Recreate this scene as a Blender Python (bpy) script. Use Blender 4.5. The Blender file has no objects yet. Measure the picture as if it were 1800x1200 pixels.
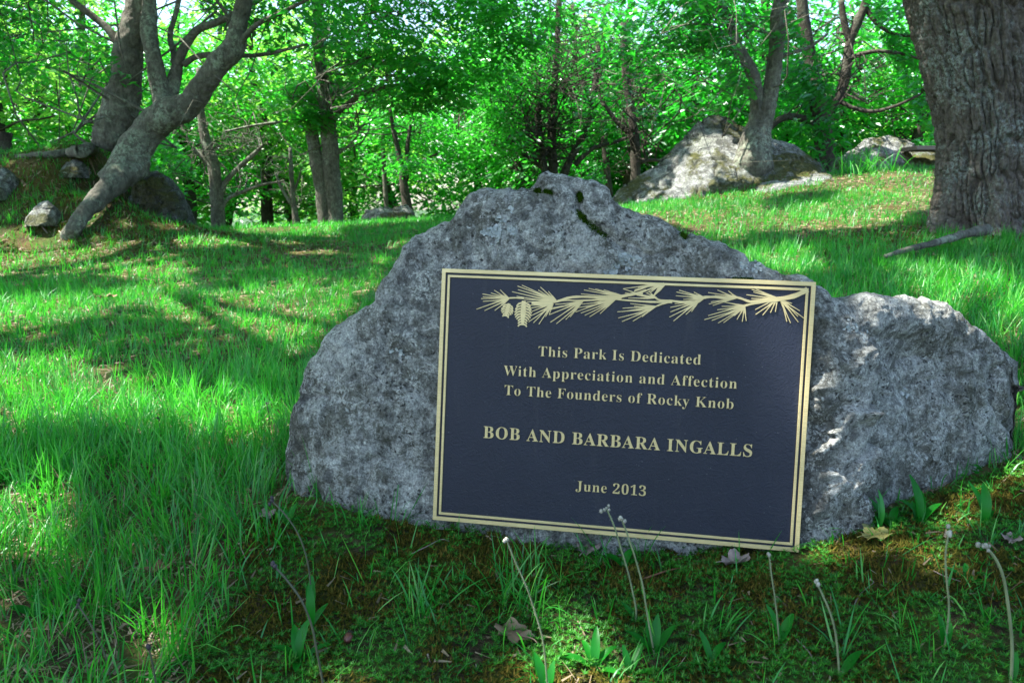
import bpy, math, random
import numpy as np
from mathutils import Vector
from mathutils.bvhtree import BVHTree

# ------------------------------------------------------------------ camera, sky, sun, exposure
sc = bpy.context.scene
CZ = 0.62
F = 1300.0
PITCH = math.radians(10.5)
cam_d = bpy.data.cameras.new('camera')
cam_d.sensor_width = 36.0
cam_d.lens = 36.0 * F / 1800.0
cam_d.clip_start = 0.02
cam_d.clip_end = 9000
cam_d.dof.use_dof = True
cam_d.dof.focus_distance = 1.35
cam_d.dof.aperture_fstop = 11
cam = bpy.data.objects.new('camera', cam_d)
sc.collection.objects.link(cam)
cam.location = (0, 0, CZ)
cam.rotation_euler = (math.pi / 2 - PITCH, 0, 0)
sc.camera = cam

SUN = np.array([-0.50, -0.04, 0.86]); SUN /= np.linalg.norm(SUN)
world = bpy.data.worlds.new('World')
sc.world = world
world.use_nodes = True
wn = world.node_tree
bg = wn.nodes['Background']
sky = wn.nodes.new('ShaderNodeTexSky')
sky.sky_type = 'NISHITA'
sky.sun_disc = False
sky.sun_elevation = math.asin(SUN[2])
sky.sun_rotation = math.atan2(SUN[0], SUN[1])
sky.air_density = 1.0
sky.dust_density = 1.5
wn.links.new(sky.outputs[0], bg.inputs[0])
bg.inputs[1].default_value = 0.125
sl = bpy.data.lights.new('sun', 'SUN')
sl.energy = 5.0
sl.angle = math.radians(0.5)
sl.color = (1.0, 0.95, 0.86)
so = bpy.data.objects.new('sun', sl)
sc.collection.objects.link(so)
so.rotation_euler = Vector(SUN).to_track_quat('Z', 'Y').to_euler()
so.location = (-5, 4, 12)
sc.view_settings.view_transform = 'Standard'
sc.view_settings.look = 'None'
sc.view_settings.exposure = 2.08
sc.view_settings.gamma = 1.0
sc.view_settings.use_curve_mapping = False
sc.render.engine = 'CYCLES'
sc.cycles.max_bounces = 7
sc.cycles.diffuse_bounces = 5
sc.cycles.glossy_bounces = 2
sc.cycles.transmission_bounces = 5
sc.cycles.use_denoising = True
sc.cycles.caustics_reflective = False
sc.cycles.caustics_refractive = False

rng = np.random.default_rng(7)
random.seed(7)

# ------------------------------------------------------------------ small maths
SP, CP = math.sin(PITCH), math.cos(PITCH)

def P(px, py, Y):
    """point at forward distance Y that the photograph shows at (px, py)"""
    u = (np.asarray(px, float) - 900) / F
    v = (600 - np.asarray(py, float)) / F
    dy = v * SP + CP
    dz = v * CP - SP
    k = Y / dy
    return np.stack([u * k, np.broadcast_to(Y, np.shape(k)) * 1.0, CZ + dz * k], -1)

def proj(p):
    x, y, z = p[..., 0], p[..., 1], p[..., 2] - CZ
    d = np.maximum(y * CP - z * SP, 1e-3)
    return 900 + F * x / d, 600 - F * (y * SP + z * CP) / d

def hsh(ix, iy, iz, s):
    n = (ix.astype(np.int64) * 374761393 + iy.astype(np.int64) * 668265263 + iz.astype(np.int64) * 2147483647 + s * 974634777) & 0xffffffff
    n = ((n ^ (n >> 13)) * 1274126177) & 0xffffffff
    n = (n ^ (n >> 16)) & 0xffffff
    return n / float(0xffffff)

def vnoise(p, s=0):
    p = np.asarray(p, float)
    i = np.floor(p).astype(np.int64)
    f = p - i
    f = f * f * f * (f * (f * 6 - 15) + 10)
    r = 0
    for a in (0, 1):
        wa = f[..., 0] if a else 1 - f[..., 0]
        for b in (0, 1):
            wb = f[..., 1] if b else 1 - f[..., 1]
            for c in (0, 1):
                wc = f[..., 2] if c else 1 - f[..., 2]
                r = r + wa * wb * wc * hsh(i[..., 0] + a, i[..., 1] + b, i[..., 2] + c, s)
    return r * 2 - 1

def fbm(p, o=4, s=0, g=0.5):
    r = 0; a = 1; t = 0
    p = np.asarray(p, float)
    for k in range(o):
        r = r + a * vnoise(p * 2 ** k + 17.3 * k, s + k); t += a; a *= g
    return r / t

def v3(x, y, z=0.0):
    x, y = np.asarray(x, float), np.asarray(y, float)
    return np.stack([x, y, np.broadcast_to(z, x.shape) * 1.0], -1)

def sstep(a, b, x):
    t = np.clip((x - a) / (b - a), 0, 1)
    return t * t * (3 - 2 * t)

def inpoly(x, y, poly):
    c = np.zeros(np.shape(x), bool)
    n = len(poly)
    for i in range(n):
        x0, y0 = poly[i]; x1, y1 = poly[(i + 1) % n]
        if y0 == y1: continue
        c ^= ((y0 > y) != (y1 > y)) & (x < (x1 - x0) * (y - y0) / (y1 - y0) + x0)
    return c

def catmull(pts, n):
    pts = np.asarray(pts, float)
    q = np.vstack([2 * pts[0] - pts[1], pts, 2 * pts[-1] - pts[-2]])
    out = []
    for i in range(len(pts) - 1):
        p0, p1, p2, p3 = q[i:i + 4]
        t = np.linspace(0, 1, n, endpoint=False)[:, None]
        out.append(.5 * (2 * p1 + (p2 - p0) * t + (2 * p0 - 5 * p1 + 4 * p2 - p3) * t ** 2 + (3 * p1 - p0 - 3 * p2 + p3) * t ** 3))
    out.append(pts[-1:])
    return np.vstack(out)

# ------------------------------------------------------------------ mesh and object helpers
def flist(faces):
    if isinstance(faces, list) and len(faces) and np.ndim(faces[0]) == 2: return [np.asarray(f, np.int64) for f in faces if len(f)]
    return [np.asarray(faces, np.int64)]

def mesh(name, v, faces, mats=None, smooth=True, fmat=None):
    v = np.asarray(v, np.float32)
    fl = [f.astype(np.int32) for f in flist(faces)]
    me = bpy.data.meshes.new(name)
    me.vertices.add(len(v)); me.vertices.foreach_set('co', v.ravel())
    nl = sum(f.size for f in fl); nf = sum(len(f) for f in fl)
    me.loops.add(nl); me.polygons.add(nf)
    me.loops.foreach_set('vertex_index', np.concatenate([f.ravel() for f in fl]))
    tot = np.concatenate([np.full(len(f), f.shape[1], np.int32) for f in fl])
    st = np.concatenate([[0], np.cumsum(tot)[:-1]]).astype(np.int32)
    me.polygons.foreach_set('loop_start', st)
    me.polygons.foreach_set('use_smooth', np.full(nf, smooth))
    for m in (mats if isinstance(mats, (list, tuple)) else [mats]):
        if m: me.materials.append(m)
    if fmat is not None: me.polygons.foreach_set('material_index', np.asarray(fmat, np.int32))
    me.update(calc_edges=True)
    return me

def link(name, me, parent=None, loc=None):
    o = bpy.data.objects.new(name, me)
    sc.collection.objects.link(o)
    if parent: o.parent = parent
    if loc is not None: o.location = loc
    return o

def tag(o, label=None, cat=None, group=None, kind=None):
    if label: o['label'] = label
    if cat: o['category'] = cat
    if group: o['group'] = group
    if kind: o['kind'] = kind
    return o

def thing(name, label, cat, loc, group=None):
    o = bpy.data.objects.new(name, None)
    sc.collection.objects.link(o)
    o.empty_display_size = .1
    o.location = [float(c) for c in loc]
    return tag(o, label, cat, group)

def part(name, v, faces, mat, root, smooth=True, base=None, kind=None, label=None, fmat=None):
    """world-space vertices made a child of root (whose world origin is base)"""
    if base is None: base = np.array(root.location)
    o = link(name, mesh(name, np.asarray(v) - base, faces, mat, smooth, fmat), root)
    if kind: o['kind'] = kind
    if label: o['label'] = label
    return o

def tube(pts, rad, n=10, bump=0.0, freq=6.0, seed=0, cap=True):
    pts = np.asarray(pts, float); rad = np.broadcast_to(rad, len(pts)).astype(float)
    t = np.gradient(pts, axis=0); t /= np.linalg.norm(t, axis=1)[:, None] + 1e-9
    ref = np.array([0.13, 1, 0.05]) if abs(t[0][1]) < .8 else np.array([1, 0, .1])
    a = np.cross(t, ref); a /= np.linalg.norm(a, axis=1)[:, None] + 1e-9
    b = np.cross(t, a)
    th = np.linspace(0, 2 * np.pi, n, endpoint=False)
    dirs = a[:, None] * np.cos(th)[None, :, None] + b[:, None] * np.sin(th)[None, :, None]
    r = rad[:, None] * np.ones(n)
    v = pts[:, None] + dirs * r[..., None]
    if bump:
        r = r * (1 + bump * fbm(v * freq, 3, seed) * 1.6)
        v = pts[:, None] + dirs * r[..., None]
        if n >= 16: v = v + dirs * ((.010 * fbm(v * 18, 4, seed + 3, .65) + .006 * np.minimum(np.abs(vnoise(v * np.array([26, 26, 12]), seed + 7)) * 4, 1)) * np.minimum(r / .06, 1))[..., None]
    m = len(pts)
    i = np.arange(m - 1)[:, None] * n; j = np.arange(n)[None]
    f = np.stack([i + j, i + (j + 1) % n, i + n + (j + 1) % n, i + n + j], -1).reshape(-1, 4)
    v = v.reshape(-1, 3)
    fs = [f]
    if cap:
        v = np.vstack([v, pts[0], pts[-1]])
        k = np.arange(n)
        fs.append(np.vstack([np.stack([np.full(n, m * n), (k + 1) % n, k], -1),
                             np.stack([np.full(n, m * n + 1), (m - 1) * n + k, (m - 1) * n + (k + 1) % n], -1)]))
    return v, fs

class Acc:
    def __init__(s): s.v = []; s.f = {}; s.n = 0
    def add(s, v, faces):
        v = np.asarray(v, float).reshape(-1, 3)
        for f in flist(faces):
            if len(f): s.f.setdefault(f.shape[1], []).append(f + s.n)
        s.v.append(v); s.n += len(v)
    def get(s):
        return np.vstack(s.v), [np.vstack(s.f[k]) for k in sorted(s.f)]

# ------------------------------------------------------------------ material helpers
class NT:
    def __init__(s, name):
        s.m = bpy.data.materials.new(name); s.m.use_nodes = True
        s.t = s.m.node_tree; s.t.nodes.clear()
        s.out = s.t.nodes.new('ShaderNodeOutputMaterial')
        s.tc = s.t.nodes.new('ShaderNodeTexCoord').outputs['Object']
    def n(s, typ, **kw):
        nd = s.t.nodes.new(typ)
        for k, v in kw.items():
            if k.startswith('i_'):
                k = k[2:]
                k = int(k) if k.isdigit() else k.replace('_', ' ')
                if hasattr(v, 'is_output') or isinstance(v, bpy.types.NodeSocket): s.t.links.new(v, nd.inputs[k])
                else: nd.inputs[k].default_value = v
            else: setattr(nd, k, v)
        return nd
    def map(s, scale):
        return s.n('ShaderNodeMapping', i_Vector=s.tc, i_Scale=scale).outputs[0]
    def noise(s, scale, detail=4, rough=.55, vec=None, dist=0.0):
        return s.n('ShaderNodeTexNoise', i_Vector=vec or s.tc, i_Scale=scale, i_Detail=detail, i_Roughness=rough, i_Distortion=dist).outputs[0]
    def vor(s, scale, vec=None, feature='F1', out='Distance', rnd=1.0):
        return s.n('ShaderNodeTexVoronoi', feature=feature, i_Vector=vec or s.tc, i_Scale=scale, i_Randomness=rnd).outputs[out]
    def ramp(s, fac, stops):
        r = s.n('ShaderNodeValToRGB'); s.t.links.new(fac, r.inputs[0])
        e = r.color_ramp.elements
        while len(e) < len(stops): e.new(.5)
        for k, (p, c) in enumerate(stops):
            e[k].position = p
            e[k].color = (c, c, c, 1) if isinstance(c, (int, float)) else (*c, 1)
        return r.outputs[0]
    def mix(s, fac, a, b, typ='MIX'):
        nd = s.n('ShaderNodeMix', data_type='RGBA', blend_type=typ)
        for k, v in ((0, fac), (6, a), (7, b)):
            if isinstance(v, bpy.types.NodeSocket): s.t.links.new(v, nd.inputs[k])
            elif k == 0: nd.inputs[0].default_value = v
            else: nd.inputs[k].default_value = (*v, 1) if isinstance(v, (tuple, list)) else (v, v, v, 1)
        return nd.outputs[2]
    def math(s, op, a, b=0.0):
        nd = s.n('ShaderNodeMath', operation=op)
        for k, v in ((0, a), (1, b)):
            if isinstance(v, bpy.types.NodeSocket): s.t.links.new(v, nd.inputs[k])
            else: nd.inputs[k].default_value = v
        return nd.outputs[0]
    def bump(s, h, strength=.5, dist=.01, prev=None):
        nd = s.n('ShaderNodeBump', i_Strength=strength, i_Distance=dist, i_Height=h)
        if prev is not None: s.t.links.new(prev, nd.inputs['Normal'])
        return nd.outputs[0]
    def principled(s, col, rough=.8, normal=None, metal=0.0, spec=.4):
        b = s.n('ShaderNodeBsdfPrincipled')
        for k, v in (('Base Color', col), ('Roughness', rough), ('Metallic', metal), ('Specular IOR Level', spec)):
            if isinstance(v, bpy.types.NodeSocket): s.t.links.new(v, b.inputs[k])
            elif isinstance(v, (tuple, list)): b.inputs[k].default_value = (*v, 1)
            else: b.inputs[k].default_value = v
        if normal is not None: s.t.links.new(normal, b.inputs['Normal'])
        s.t.links.new(b.outputs[0], s.out.inputs[0])
        return s.m

def leaf_mat(name, c0, c1, c2, trans=(.1, .35, .02), tmix=.5, gloss=.06, rough=.35, patch=3.0):
    N = NT(name)
    isl = N.n('ShaderNodeNewGeometry').outputs['Random Per Island']
    col = N.ramp(isl, [(0, c0), (.55, c1), (.92, c2), (1, c2)])
    pn = N.ramp(N.noise(patch, 2), [(.3, .72), (.7, 1.25)])
    col = N.mix(1.0, col, pn, 'MULTIPLY')
    d = N.n('ShaderNodeBsdfDiffuse', i_Color=col)
    tcol = N.mix(1.0, N.ramp(isl, [(0, tuple(.75 * c for c in trans)), (1, trans)]), pn, 'MULTIPLY')
    tr = N.n('ShaderNodeBsdfTranslucent', i_Color=tcol)
    m1 = N.n('ShaderNodeMixShader', i_0=tmix, i_1=d.outputs[0], i_2=tr.outputs[0])
    g = N.n('ShaderNodeBsdfGlossy', i_Color=(.9, .95, 1, 1), i_Roughness=rough)
    m2 = N.n('ShaderNodeMixShader', i_0=gloss, i_1=m1.outputs[0], i_2=g.outputs[0])
    N.t.links.new(m2.outputs[0], N.out.inputs[0])
    return N.m

# grass, leaves, moss: deep saturated greens
M = {}
M['grass'] = leaf_mat('grass_blade', (.006, .135, .012), (.014, .24, .020), (.12, .37, .05), (.085, .64, .035), .42, .035, .45, 1.3)
M['dry'] = leaf_mat('dry_grass', (.14, .10, .055), (.22, .16, .09), (.30, .235, .15), (.20, .14, .07), .25, .03, .5, 2)
M['leafA'] = leaf_mat('bright_leaf', (.008, .13, .010), (.018, .21, .018), (.05, .30, .03), (.09, .80, .045), .5, .06, .34, .8)
M['leafB'] = leaf_mat('yellow_green_leaf', (.02, .16, .014), (.055, .25, .025), (.13, .32, .05), (.32, .84, .09), .5, .05, .4, .8)
M['leafC'] = leaf_mat('dark_leaf', (.006, .09, .008), (.014, .15, .012), (.03, .20, .02), (.04, .6, .03), .48, .07, .36, .8)
M['mossstar'] = leaf_mat('haircap_moss', (.014, .12, .012), (.035, .20, .014), (.07, .27, .02), (.06, .35, .02), .3, .02, .5, 9)
M['mossbrown'] = leaf_mat('feather_moss', (.03, .05, .010), (.085, .085, .016), (.18, .13, .028), (.14, .15, .03), .3, .0, .6, 14)
M['weed'] = leaf_mat('broad_weed_leaf', (.004, .10, .008), (.008, .15, .010), (.02, .20, .014), (.03, .40, .015), .38, .015, .4, 20)
M['stem'] = leaf_mat('hairy_stem', (.16, .21, .09), (.21, .26, .13), (.28, .30, .18), (.2, .26, .1), .2, .03, .5, 20)
M['withered'] = leaf_mat('withered_stem', (.07, .085, .045), (.09, .10, .06), (.12, .12, .08), (.09, .1, .05), .2, .03, .5, 20)
M['bud'] = leaf_mat('hairy_bud', (.30, .30, .24), (.40, .40, .33), (.50, .50, .42), (.2, .2, .14), .2, .02, .6, 30)
M['darkbud'] = leaf_mat('withered_bud', (.03, .025, .03), (.05, .045, .05), (.08, .07, .07), (.04, .03, .03), .1, .02, .6, 30)
M['deadleaf'] = leaf_mat('dead_leaf', (.16, .105, .06), (.20, .13, .08), (.26, .18, .11), (.22, .14, .07), .2, .04, .5, 40)

M['cushion'] = leaf_mat('cushion_moss', (.012, .045, .004), (.03, .08, .006), (.07, .12, .01), (.03, .12, .01), .2, .0, .6, 40)
def stone_mat(name, base=.22, tint=(1, 1, 1.04), scale=1.0, lichen=(.40, .45, .45), moss=0.0, lich_amt=.5, olive=(.075, .072, .042), bumpd=1.0):
    N = NT(name)
    sc_ = scale
    t = lambda k: tuple(k * base * c for c in tint)
    warp = N.n('ShaderNodeVectorMath', operation='SCALE', i_0=N.n('ShaderNodeTexNoise', i_Vector=N.tc, i_Scale=34 * sc_, i_Detail=5.0).outputs[1], i_Scale=.030 / sc_).outputs[0]
    wv = N.n('ShaderNodeVectorMath', operation='ADD', i_0=N.tc, i_1=warp).outputs[0]
    n1 = N.noise(7 * sc_, 8, .62)
    n2 = N.noise(52 * sc_, 9, .76, vec=wv)
    n3 = N.noise(260 * sc_, 5, .78)
    n4 = N.noise(120 * sc_, 7, .78, vec=wv)
    col = N.ramp(n2, [(.36, t(.22)), (.45, t(.68)), (.52, t(.95)), (.58, t(1.6)), (.66, t(2.0))])
    # olive and dark weathering films
    col = N.mix(N.ramp(N.noise(5.0 * sc_, 8, .72), [(.49, 0), (.56, .62)]), col, olive)
    col = N.mix(N.ramp(N.noise(8 * sc_, 7, .7, vec=N.map((1, 1, .3))), [(.53, 0), (.60, .65)]), col, t(.36))
    # pale crust lichen, broken and ragged
    big = N.ramp(N.noise(3.6 * sc_, 4, .6), [(.42, .25), (.58, 1)])
    crust = N.math('MULTIPLY', N.ramp(n4, [(.50, 0), (.55, 1)]), N.ramp(N.noise(15 * sc_, 7, .75), [(.50, 0), (.54, 1)]))
    col = N.mix(N.math('MULTIPLY', N.math('MULTIPLY', crust, big), lich_amt * 1.5), col, lichen)
    stk = N.math('MULTIPLY', N.ramp(N.noise(13 * sc_, 8, .75, vec=N.map((1, 1, .32))), [(.53, 0), (.56, 1)]), N.ramp(n4, [(.42, 0), (.50, 1)]))
    col = N.mix(N.math('MULTIPLY', stk, .7 * lich_amt), col, tuple(.9 * c for c in lichen))
    # round lichen colonies: pale discs and dark discs
    vd = N.vor(21 * sc_, wv); vc = N.n('ShaderNodeTexVoronoi', i_Vector=wv, i_Scale=21 * sc_).outputs['Color']
    sep = N.n('ShaderNodeSeparateColor', i_0=vc)
    disc = N.ramp(vd, [(.22, 1), (.30, 0)])
    col = N.mix(N.math('MULTIPLY', N.math('MULTIPLY', disc, N.ramp(sep.outputs[0], [(.70, 0), (.72, 1)])), .6), col, tuple(.8 * c for c in lichen))
    col = N.mix(N.math('MULTIPLY', N.math('MULTIPLY', disc, N.ramp(sep.outputs[1], [(.72, 0), (.74, 1)])), .7), col, t(.32))
    # small dark pits
    v2 = N.vor(85 * sc_, wv)
    pit = N.math('MULTIPLY', N.ramp(v2, [(.18, 1), (.30, 0)]), N.ramp(N.noise(13 * sc_, 4), [(.46, 0), (.54, .9)]))
    col = N.mix(pit, col, t(.18))
    col = N.mix(1.0, col, N.ramp(n3, [(.34, .45), (.66, 1.6)]), 'MULTIPLY')
    if moss:
        up = N.n('ShaderNodeSeparateXYZ', i_0=N.n('ShaderNodeNewGeometry').outputs['Normal']).outputs[2]
        mm = N.math('MULTIPLY', N.ramp(N.noise(2.2, 6, .7), [(.47, 0), (.54, 1)]), N.ramp(up, [(.1, .35), (.8, moss)]))
        col = N.mix(mm, col, N.ramp(n4, [(.35, (.03, .045, .008)), (.65, (.13, .12, .02))]))
    h = N.math('ADD', N.math('MULTIPLY', n1, .5), N.math('ADD', N.math('MULTIPLY', n2, .7), N.math('ADD', N.math('MULTIPLY', n4, .3), N.math('MULTIPLY', n3, .18))))
    h = N.math('SUBTRACT', h, N.math('MULTIPLY', pit, .18))
    return N.principled(col, .9, N.bump(h, 1.0, .030 * bumpd / sc_), spec=.2)

M['rock'] = stone_mat('weathered_rock', .37, (1.0, 1.03, .96), 1.0, (.64, .66, .62), lich_amt=.8)
M['boulder'] = stone_mat('lichen_boulder', .30, (.98, 1.02, .97), .30, (.46, .50, .42), .95, .62)
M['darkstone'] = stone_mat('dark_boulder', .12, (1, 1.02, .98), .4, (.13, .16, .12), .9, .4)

def bark_mat(name, base, lich, sc_=1.0, zs=.3, lich_amt=.6, dist=.02, fur=.55):
    N = NT(name)
    vec = N.map((1, 1, zs))
    n1 = N.noise(34 * sc_, 8, .7, vec=vec, dist=.6)
    n2 = N.noise(95 * sc_, 5, .7, vec=N.map((1, 1, .5)))
    b = lambda k: tuple(k * c for c in base)
    col = N.ramp(n1, [(.30, b(.35)), (.46, b(.85)), (.60, b(1.2)), (.75, b(1.7))])
    lm = N.math('MULTIPLY', N.ramp(N.noise(3.4 * sc_, 6, .7), [(.46, 0), (.58, 1)]), N.ramp(N.noise(40 * sc_, 6, .75), [(.47, 0), (.55, 1)]))
    col = N.mix(N.math('MULTIPLY', lm, lich_amt), col, lich)
    col = N.mix(1.0, col, N.ramp(n2, [(.3, .6), (.7, 1.35)]), 'MULTIPLY')
    h = N.math('ADD', N.math('MULTIPLY', n1, .8), N.math('MULTIPLY', n2, .3))
    return N.principled(col, .9, N.bump(h, .9, dist), spec=.2)

M['oakbark'] = bark_mat('furrowed_oak_bark', (.115, .098, .084), (.27, .31, .29), 1.2, .22, .75, .016)
M['bark'] = bark_mat('grey_lichen_bark', (.11, .105, .085), (.24, .28, .21), .55, .6, .9, .03)
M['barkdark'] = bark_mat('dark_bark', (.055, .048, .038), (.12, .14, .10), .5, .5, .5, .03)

# ------------------------------------------------------------------ terrain
CTRL = [(0,1200,.87),(450,1200,.86),(900,1200,.855),(1350,1200,.84),(1800,1200,.81),
 (0,1050,1.08),(450,1050,1.05),(900,1050,1.03),(1350,1060,.985),
 (520,890,1.25),(640,925,1.22),(761,945,1.19),(900,962,1.19),(1150,990,1.15),(1400,985,1.10),(1550,912,1.18),(1700,850,1.29),(1795,790,1.40),(1795,900,1.15),(1800,1000,1.0),
 (0,900,1.38),(250,900,1.36),(0,700,2.14),(300,700,2.1),(500,700,2.0),(0,550,3.3),(350,550,3.2),(620,520,3.5),(0,470,5),(350,460,5.2),(700,450,5.5),
 (300,412,8),(600,402,11),(740,392,11),(450,407,10),(1100,380,6),(1400,490,3.0),(1700,540,2.3),(1790,620,1.85),(1700,450,3.4),(1620,405,4.3),(1800,405,4.2),(1300,410,5),
 (1500,343,7),(1250,348,7.5),(1130,360,8),(1470,308,8.2),(1650,297,8.7),(1390,322,8),
 (60,428,5.8),(0,385,6.0),(0,335,6.4),(0,268,7.2),(100,272,7.2),(170,262,7.0),(190,335,6.5),(140,378,6.1),(235,405,6.8),(330,410,7.6)]
cp = np.array([P(a, b, c) for a, b, c in CTRL] + [(-12,5,.6),(-12,12,1.0),(12,5,.9),(12,12,1.5),(0,14,.15),(-5,14,.15),(6,13,.9),(0,-2,-.08),(-5,-2,-.05),(5,-2,.2),(-5,0,0.),(5,0,.35),(-8,2,.1),(8,2,.6),(0,-8,-.2),(-3.2,9.5,.35),(-3.25,7.0,.32),(-3.6,6.85,.36),(-3.1,7.7,.32),(-3.7,7.9,.5)])
def _U(r2): return np.where(r2 > 0, r2 * np.log(np.maximum(r2, 1e-12)), 0)
_n = len(cp)
_d = cp[:, None, :2] - cp[None, :, :2]
_K = _U((_d ** 2).sum(-1)) + np.eye(_n) * .02
_Q = np.hstack([np.ones((_n, 1)), cp[:, :2]])
_S = np.linalg.solve(np.block([[_K, _Q], [_Q.T, np.zeros((3, 3))]]), np.concatenate([cp[:, 2], np.zeros(3)]))

def height(x, y):
    x = np.asarray(x, float); y = np.asarray(y, float)
    sh = x.shape; X = x.ravel(); Y = y.ravel()
    xc = np.clip(X, -14, 14); yc = np.clip(Y, -8, 15)
    out = np.empty(len(X))
    for i in range(0, len(X), 60000):
        a, b = xc[i:i + 60000], yc[i:i + 60000]
        r2 = (a[:, None] - cp[None, :, 0]) ** 2 + (b[:, None] - cp[None, :, 1]) ** 2
        out[i:i + 60000] = _U(r2) @ _S[:_n] + _S[_n] + _S[_n + 1] * a + _S[_n + 2] * b
    d = np.hypot(X, Y - 2)
    w = sstep(10.5, 19, d)
    far = -1.2 - .11 * np.maximum(d - 15, 0)
    far = np.maximum(far, -42 + 2 * fbm(v3(X, Y) / 60, 2, 3))
    h = out * (1 - w) + far * w
    h = h + .016 * fbm(v3(X, Y) * 2.2, 3, 5) * sstep(1.2, 3, d + 1) + .006 * fbm(v3(X, Y) * 14, 2, 9)
    bank = np.exp(-((X + 4.3) / 1.6) ** 2 - ((Y - 6.4) / .8) ** 2)
    h = h + bank * .09 * fbm(v3(X, Y) * 2.6, 3, 31)
    return h.reshape(sh)

def G(px, py, lo=.5, hi=14.0):
    """ground point seen at pixel"""
    Ys = np.geomspace(lo, hi, 160)
    p = P(px, py, Ys)
    s = p[:, 2] - height(p[:, 0], p[:, 1])
    k = np.where(s <= 0)[0]
    if len(k) == 0: return p[-1]
    k = max(k[0], 1)
    a = s[k - 1] / (s[k - 1] - s[k] + 1e-9)
    Y = Ys[k - 1] + (Ys[k] - Ys[k - 1]) * a
    q = P(px, py, Y); q[2] = height(q[0], q[1]); return q

# ------------------------------------------------------------------ ground sheet and far hills
def build_ground():
    def axis(n, a, L):
        t = np.linspace(-1, 1, n); b = math.asinh(L / a)
        return a * np.sinh(b * t)
    X = axis(430, 1.0, 4500) + .1
    Yv = axis(430, 1.0, 4500) + 1.7
    gx, gy = np.meshgrid(X, Yv)
    gz = height(gx, gy)
    n = 430
    i = np.arange(n - 1)[:, None] * n; j = np.arange(n - 1)[None]
    f = np.stack([i + j, i + j + 1, i + n + j + 1, i + n + j], -1).reshape(-1, 4)
    N = NT('mossy_soil')
    n1 = N.noise(9, 8, .7); n2 = N.noise(60, 6, .7); n3 = N.noise(2.2, 4, .6)
    col = N.ramp(n2, [(.3, (.02, .016, .009)), (.5, (.055, .042, .022)), (.7, (.12, .095, .055))])
    col = N.mix(N.ramp(n1, [(.44, 0), (.56, .85)]), col, N.ramp(n2, [(.3, (.02, .045, .008)), (.7, (.07, .13, .02))]))
    col = N.mix(N.ramp(n3, [(.5, 0), (.64, .7)]), col, (.12, .085, .03))
    # far away the ground is woodland green
    dist = N.n('ShaderNodeVectorMath', operation='LENGTH', i_0=N.tc).outputs[1]
    far = N.ramp(N.math('DIVIDE', dist, 60.0), [(.22, 0), (.5, 1)])
    col = N.mix(far, col, N.ramp(N.noise(.03, 6, .7), [(.4, (.02, .05, .012)), (.6, (.05, .10, .025))]))
    N.principled(col, .95, N.bump(N.math('ADD', n1, n2), .8, .02), spec=.15)
    o = link('ground', mesh('ground', np.stack([gx, gy, gz], -1).reshape(-1, 3), f, N.m))
    tag(o, 'mossy brown soil under the lawn, rising to the right and to a crest behind', kind='structure')
    # distant hills as real ridges
    H = NT('far_hill_forest')
    H.principled(H.ramp(H.noise(.02, 7, .7), [(.4, (.03, .06, .03)), (.6, (.06, .11, .05))]), .95, spec=.1)
    a = np.linspace(-1.15, 1.15, 160); r = np.linspace(0, 1, 18)
    A, R = np.meshgrid(a, r)
    rad = 1500 + 1900 * R
    crest = 28 + 34 * fbm(v3(A * 3, A * 0 + 2), 4, 4)
    z = -45 + (crest + 18 - 8) * np.sin(np.pi * np.clip(R * 1.05, 0, 1)) + 6 * fbm(v3(A * 20, R * 5), 3, 8)
    m, k = A.shape
    i = np.arange(m - 1)[:, None] * k; j = np.arange(k - 1)[None]
    f = np.stack([i + j, i + j + 1, i + k + j + 1, i + k + j], -1).reshape(-1, 4)
    tag(link('distant_hills', mesh('distant_hills', np.stack([rad * np.sin(A), rad * np.cos(A), z], -1).reshape(-1, 3), f, H.m)),
        'low wooded ridge far beyond the trees', kind='structure')
build_ground()

# ------------------------------------------------------------------ the plaque's pose (metres): lower left corner and axes
def cam2w(c): return np.array([c[0], -c[2] * CP + c[1] * SP, c[1] * CP + c[2] * SP])
PR = cam2w((.984, -.060, .150)); PR /= np.linalg.norm(PR)
PU = cam2w((.033, .998, .050)); _c = PU.dot(PR); PR, PU = PR - PU * _c / 2, PU - PR * _c / 2; PR /= np.linalg.norm(PR); PU -= PR * PU.dot(PR); PU /= np.linalg.norm(PU)
PN = np.cross(PR, PU)                      # towards the camera
PO = cam2w((-.1380, -.3100, -1.290)) + np.array([0, 0, CZ])
PW, PH = .610, .436

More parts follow.
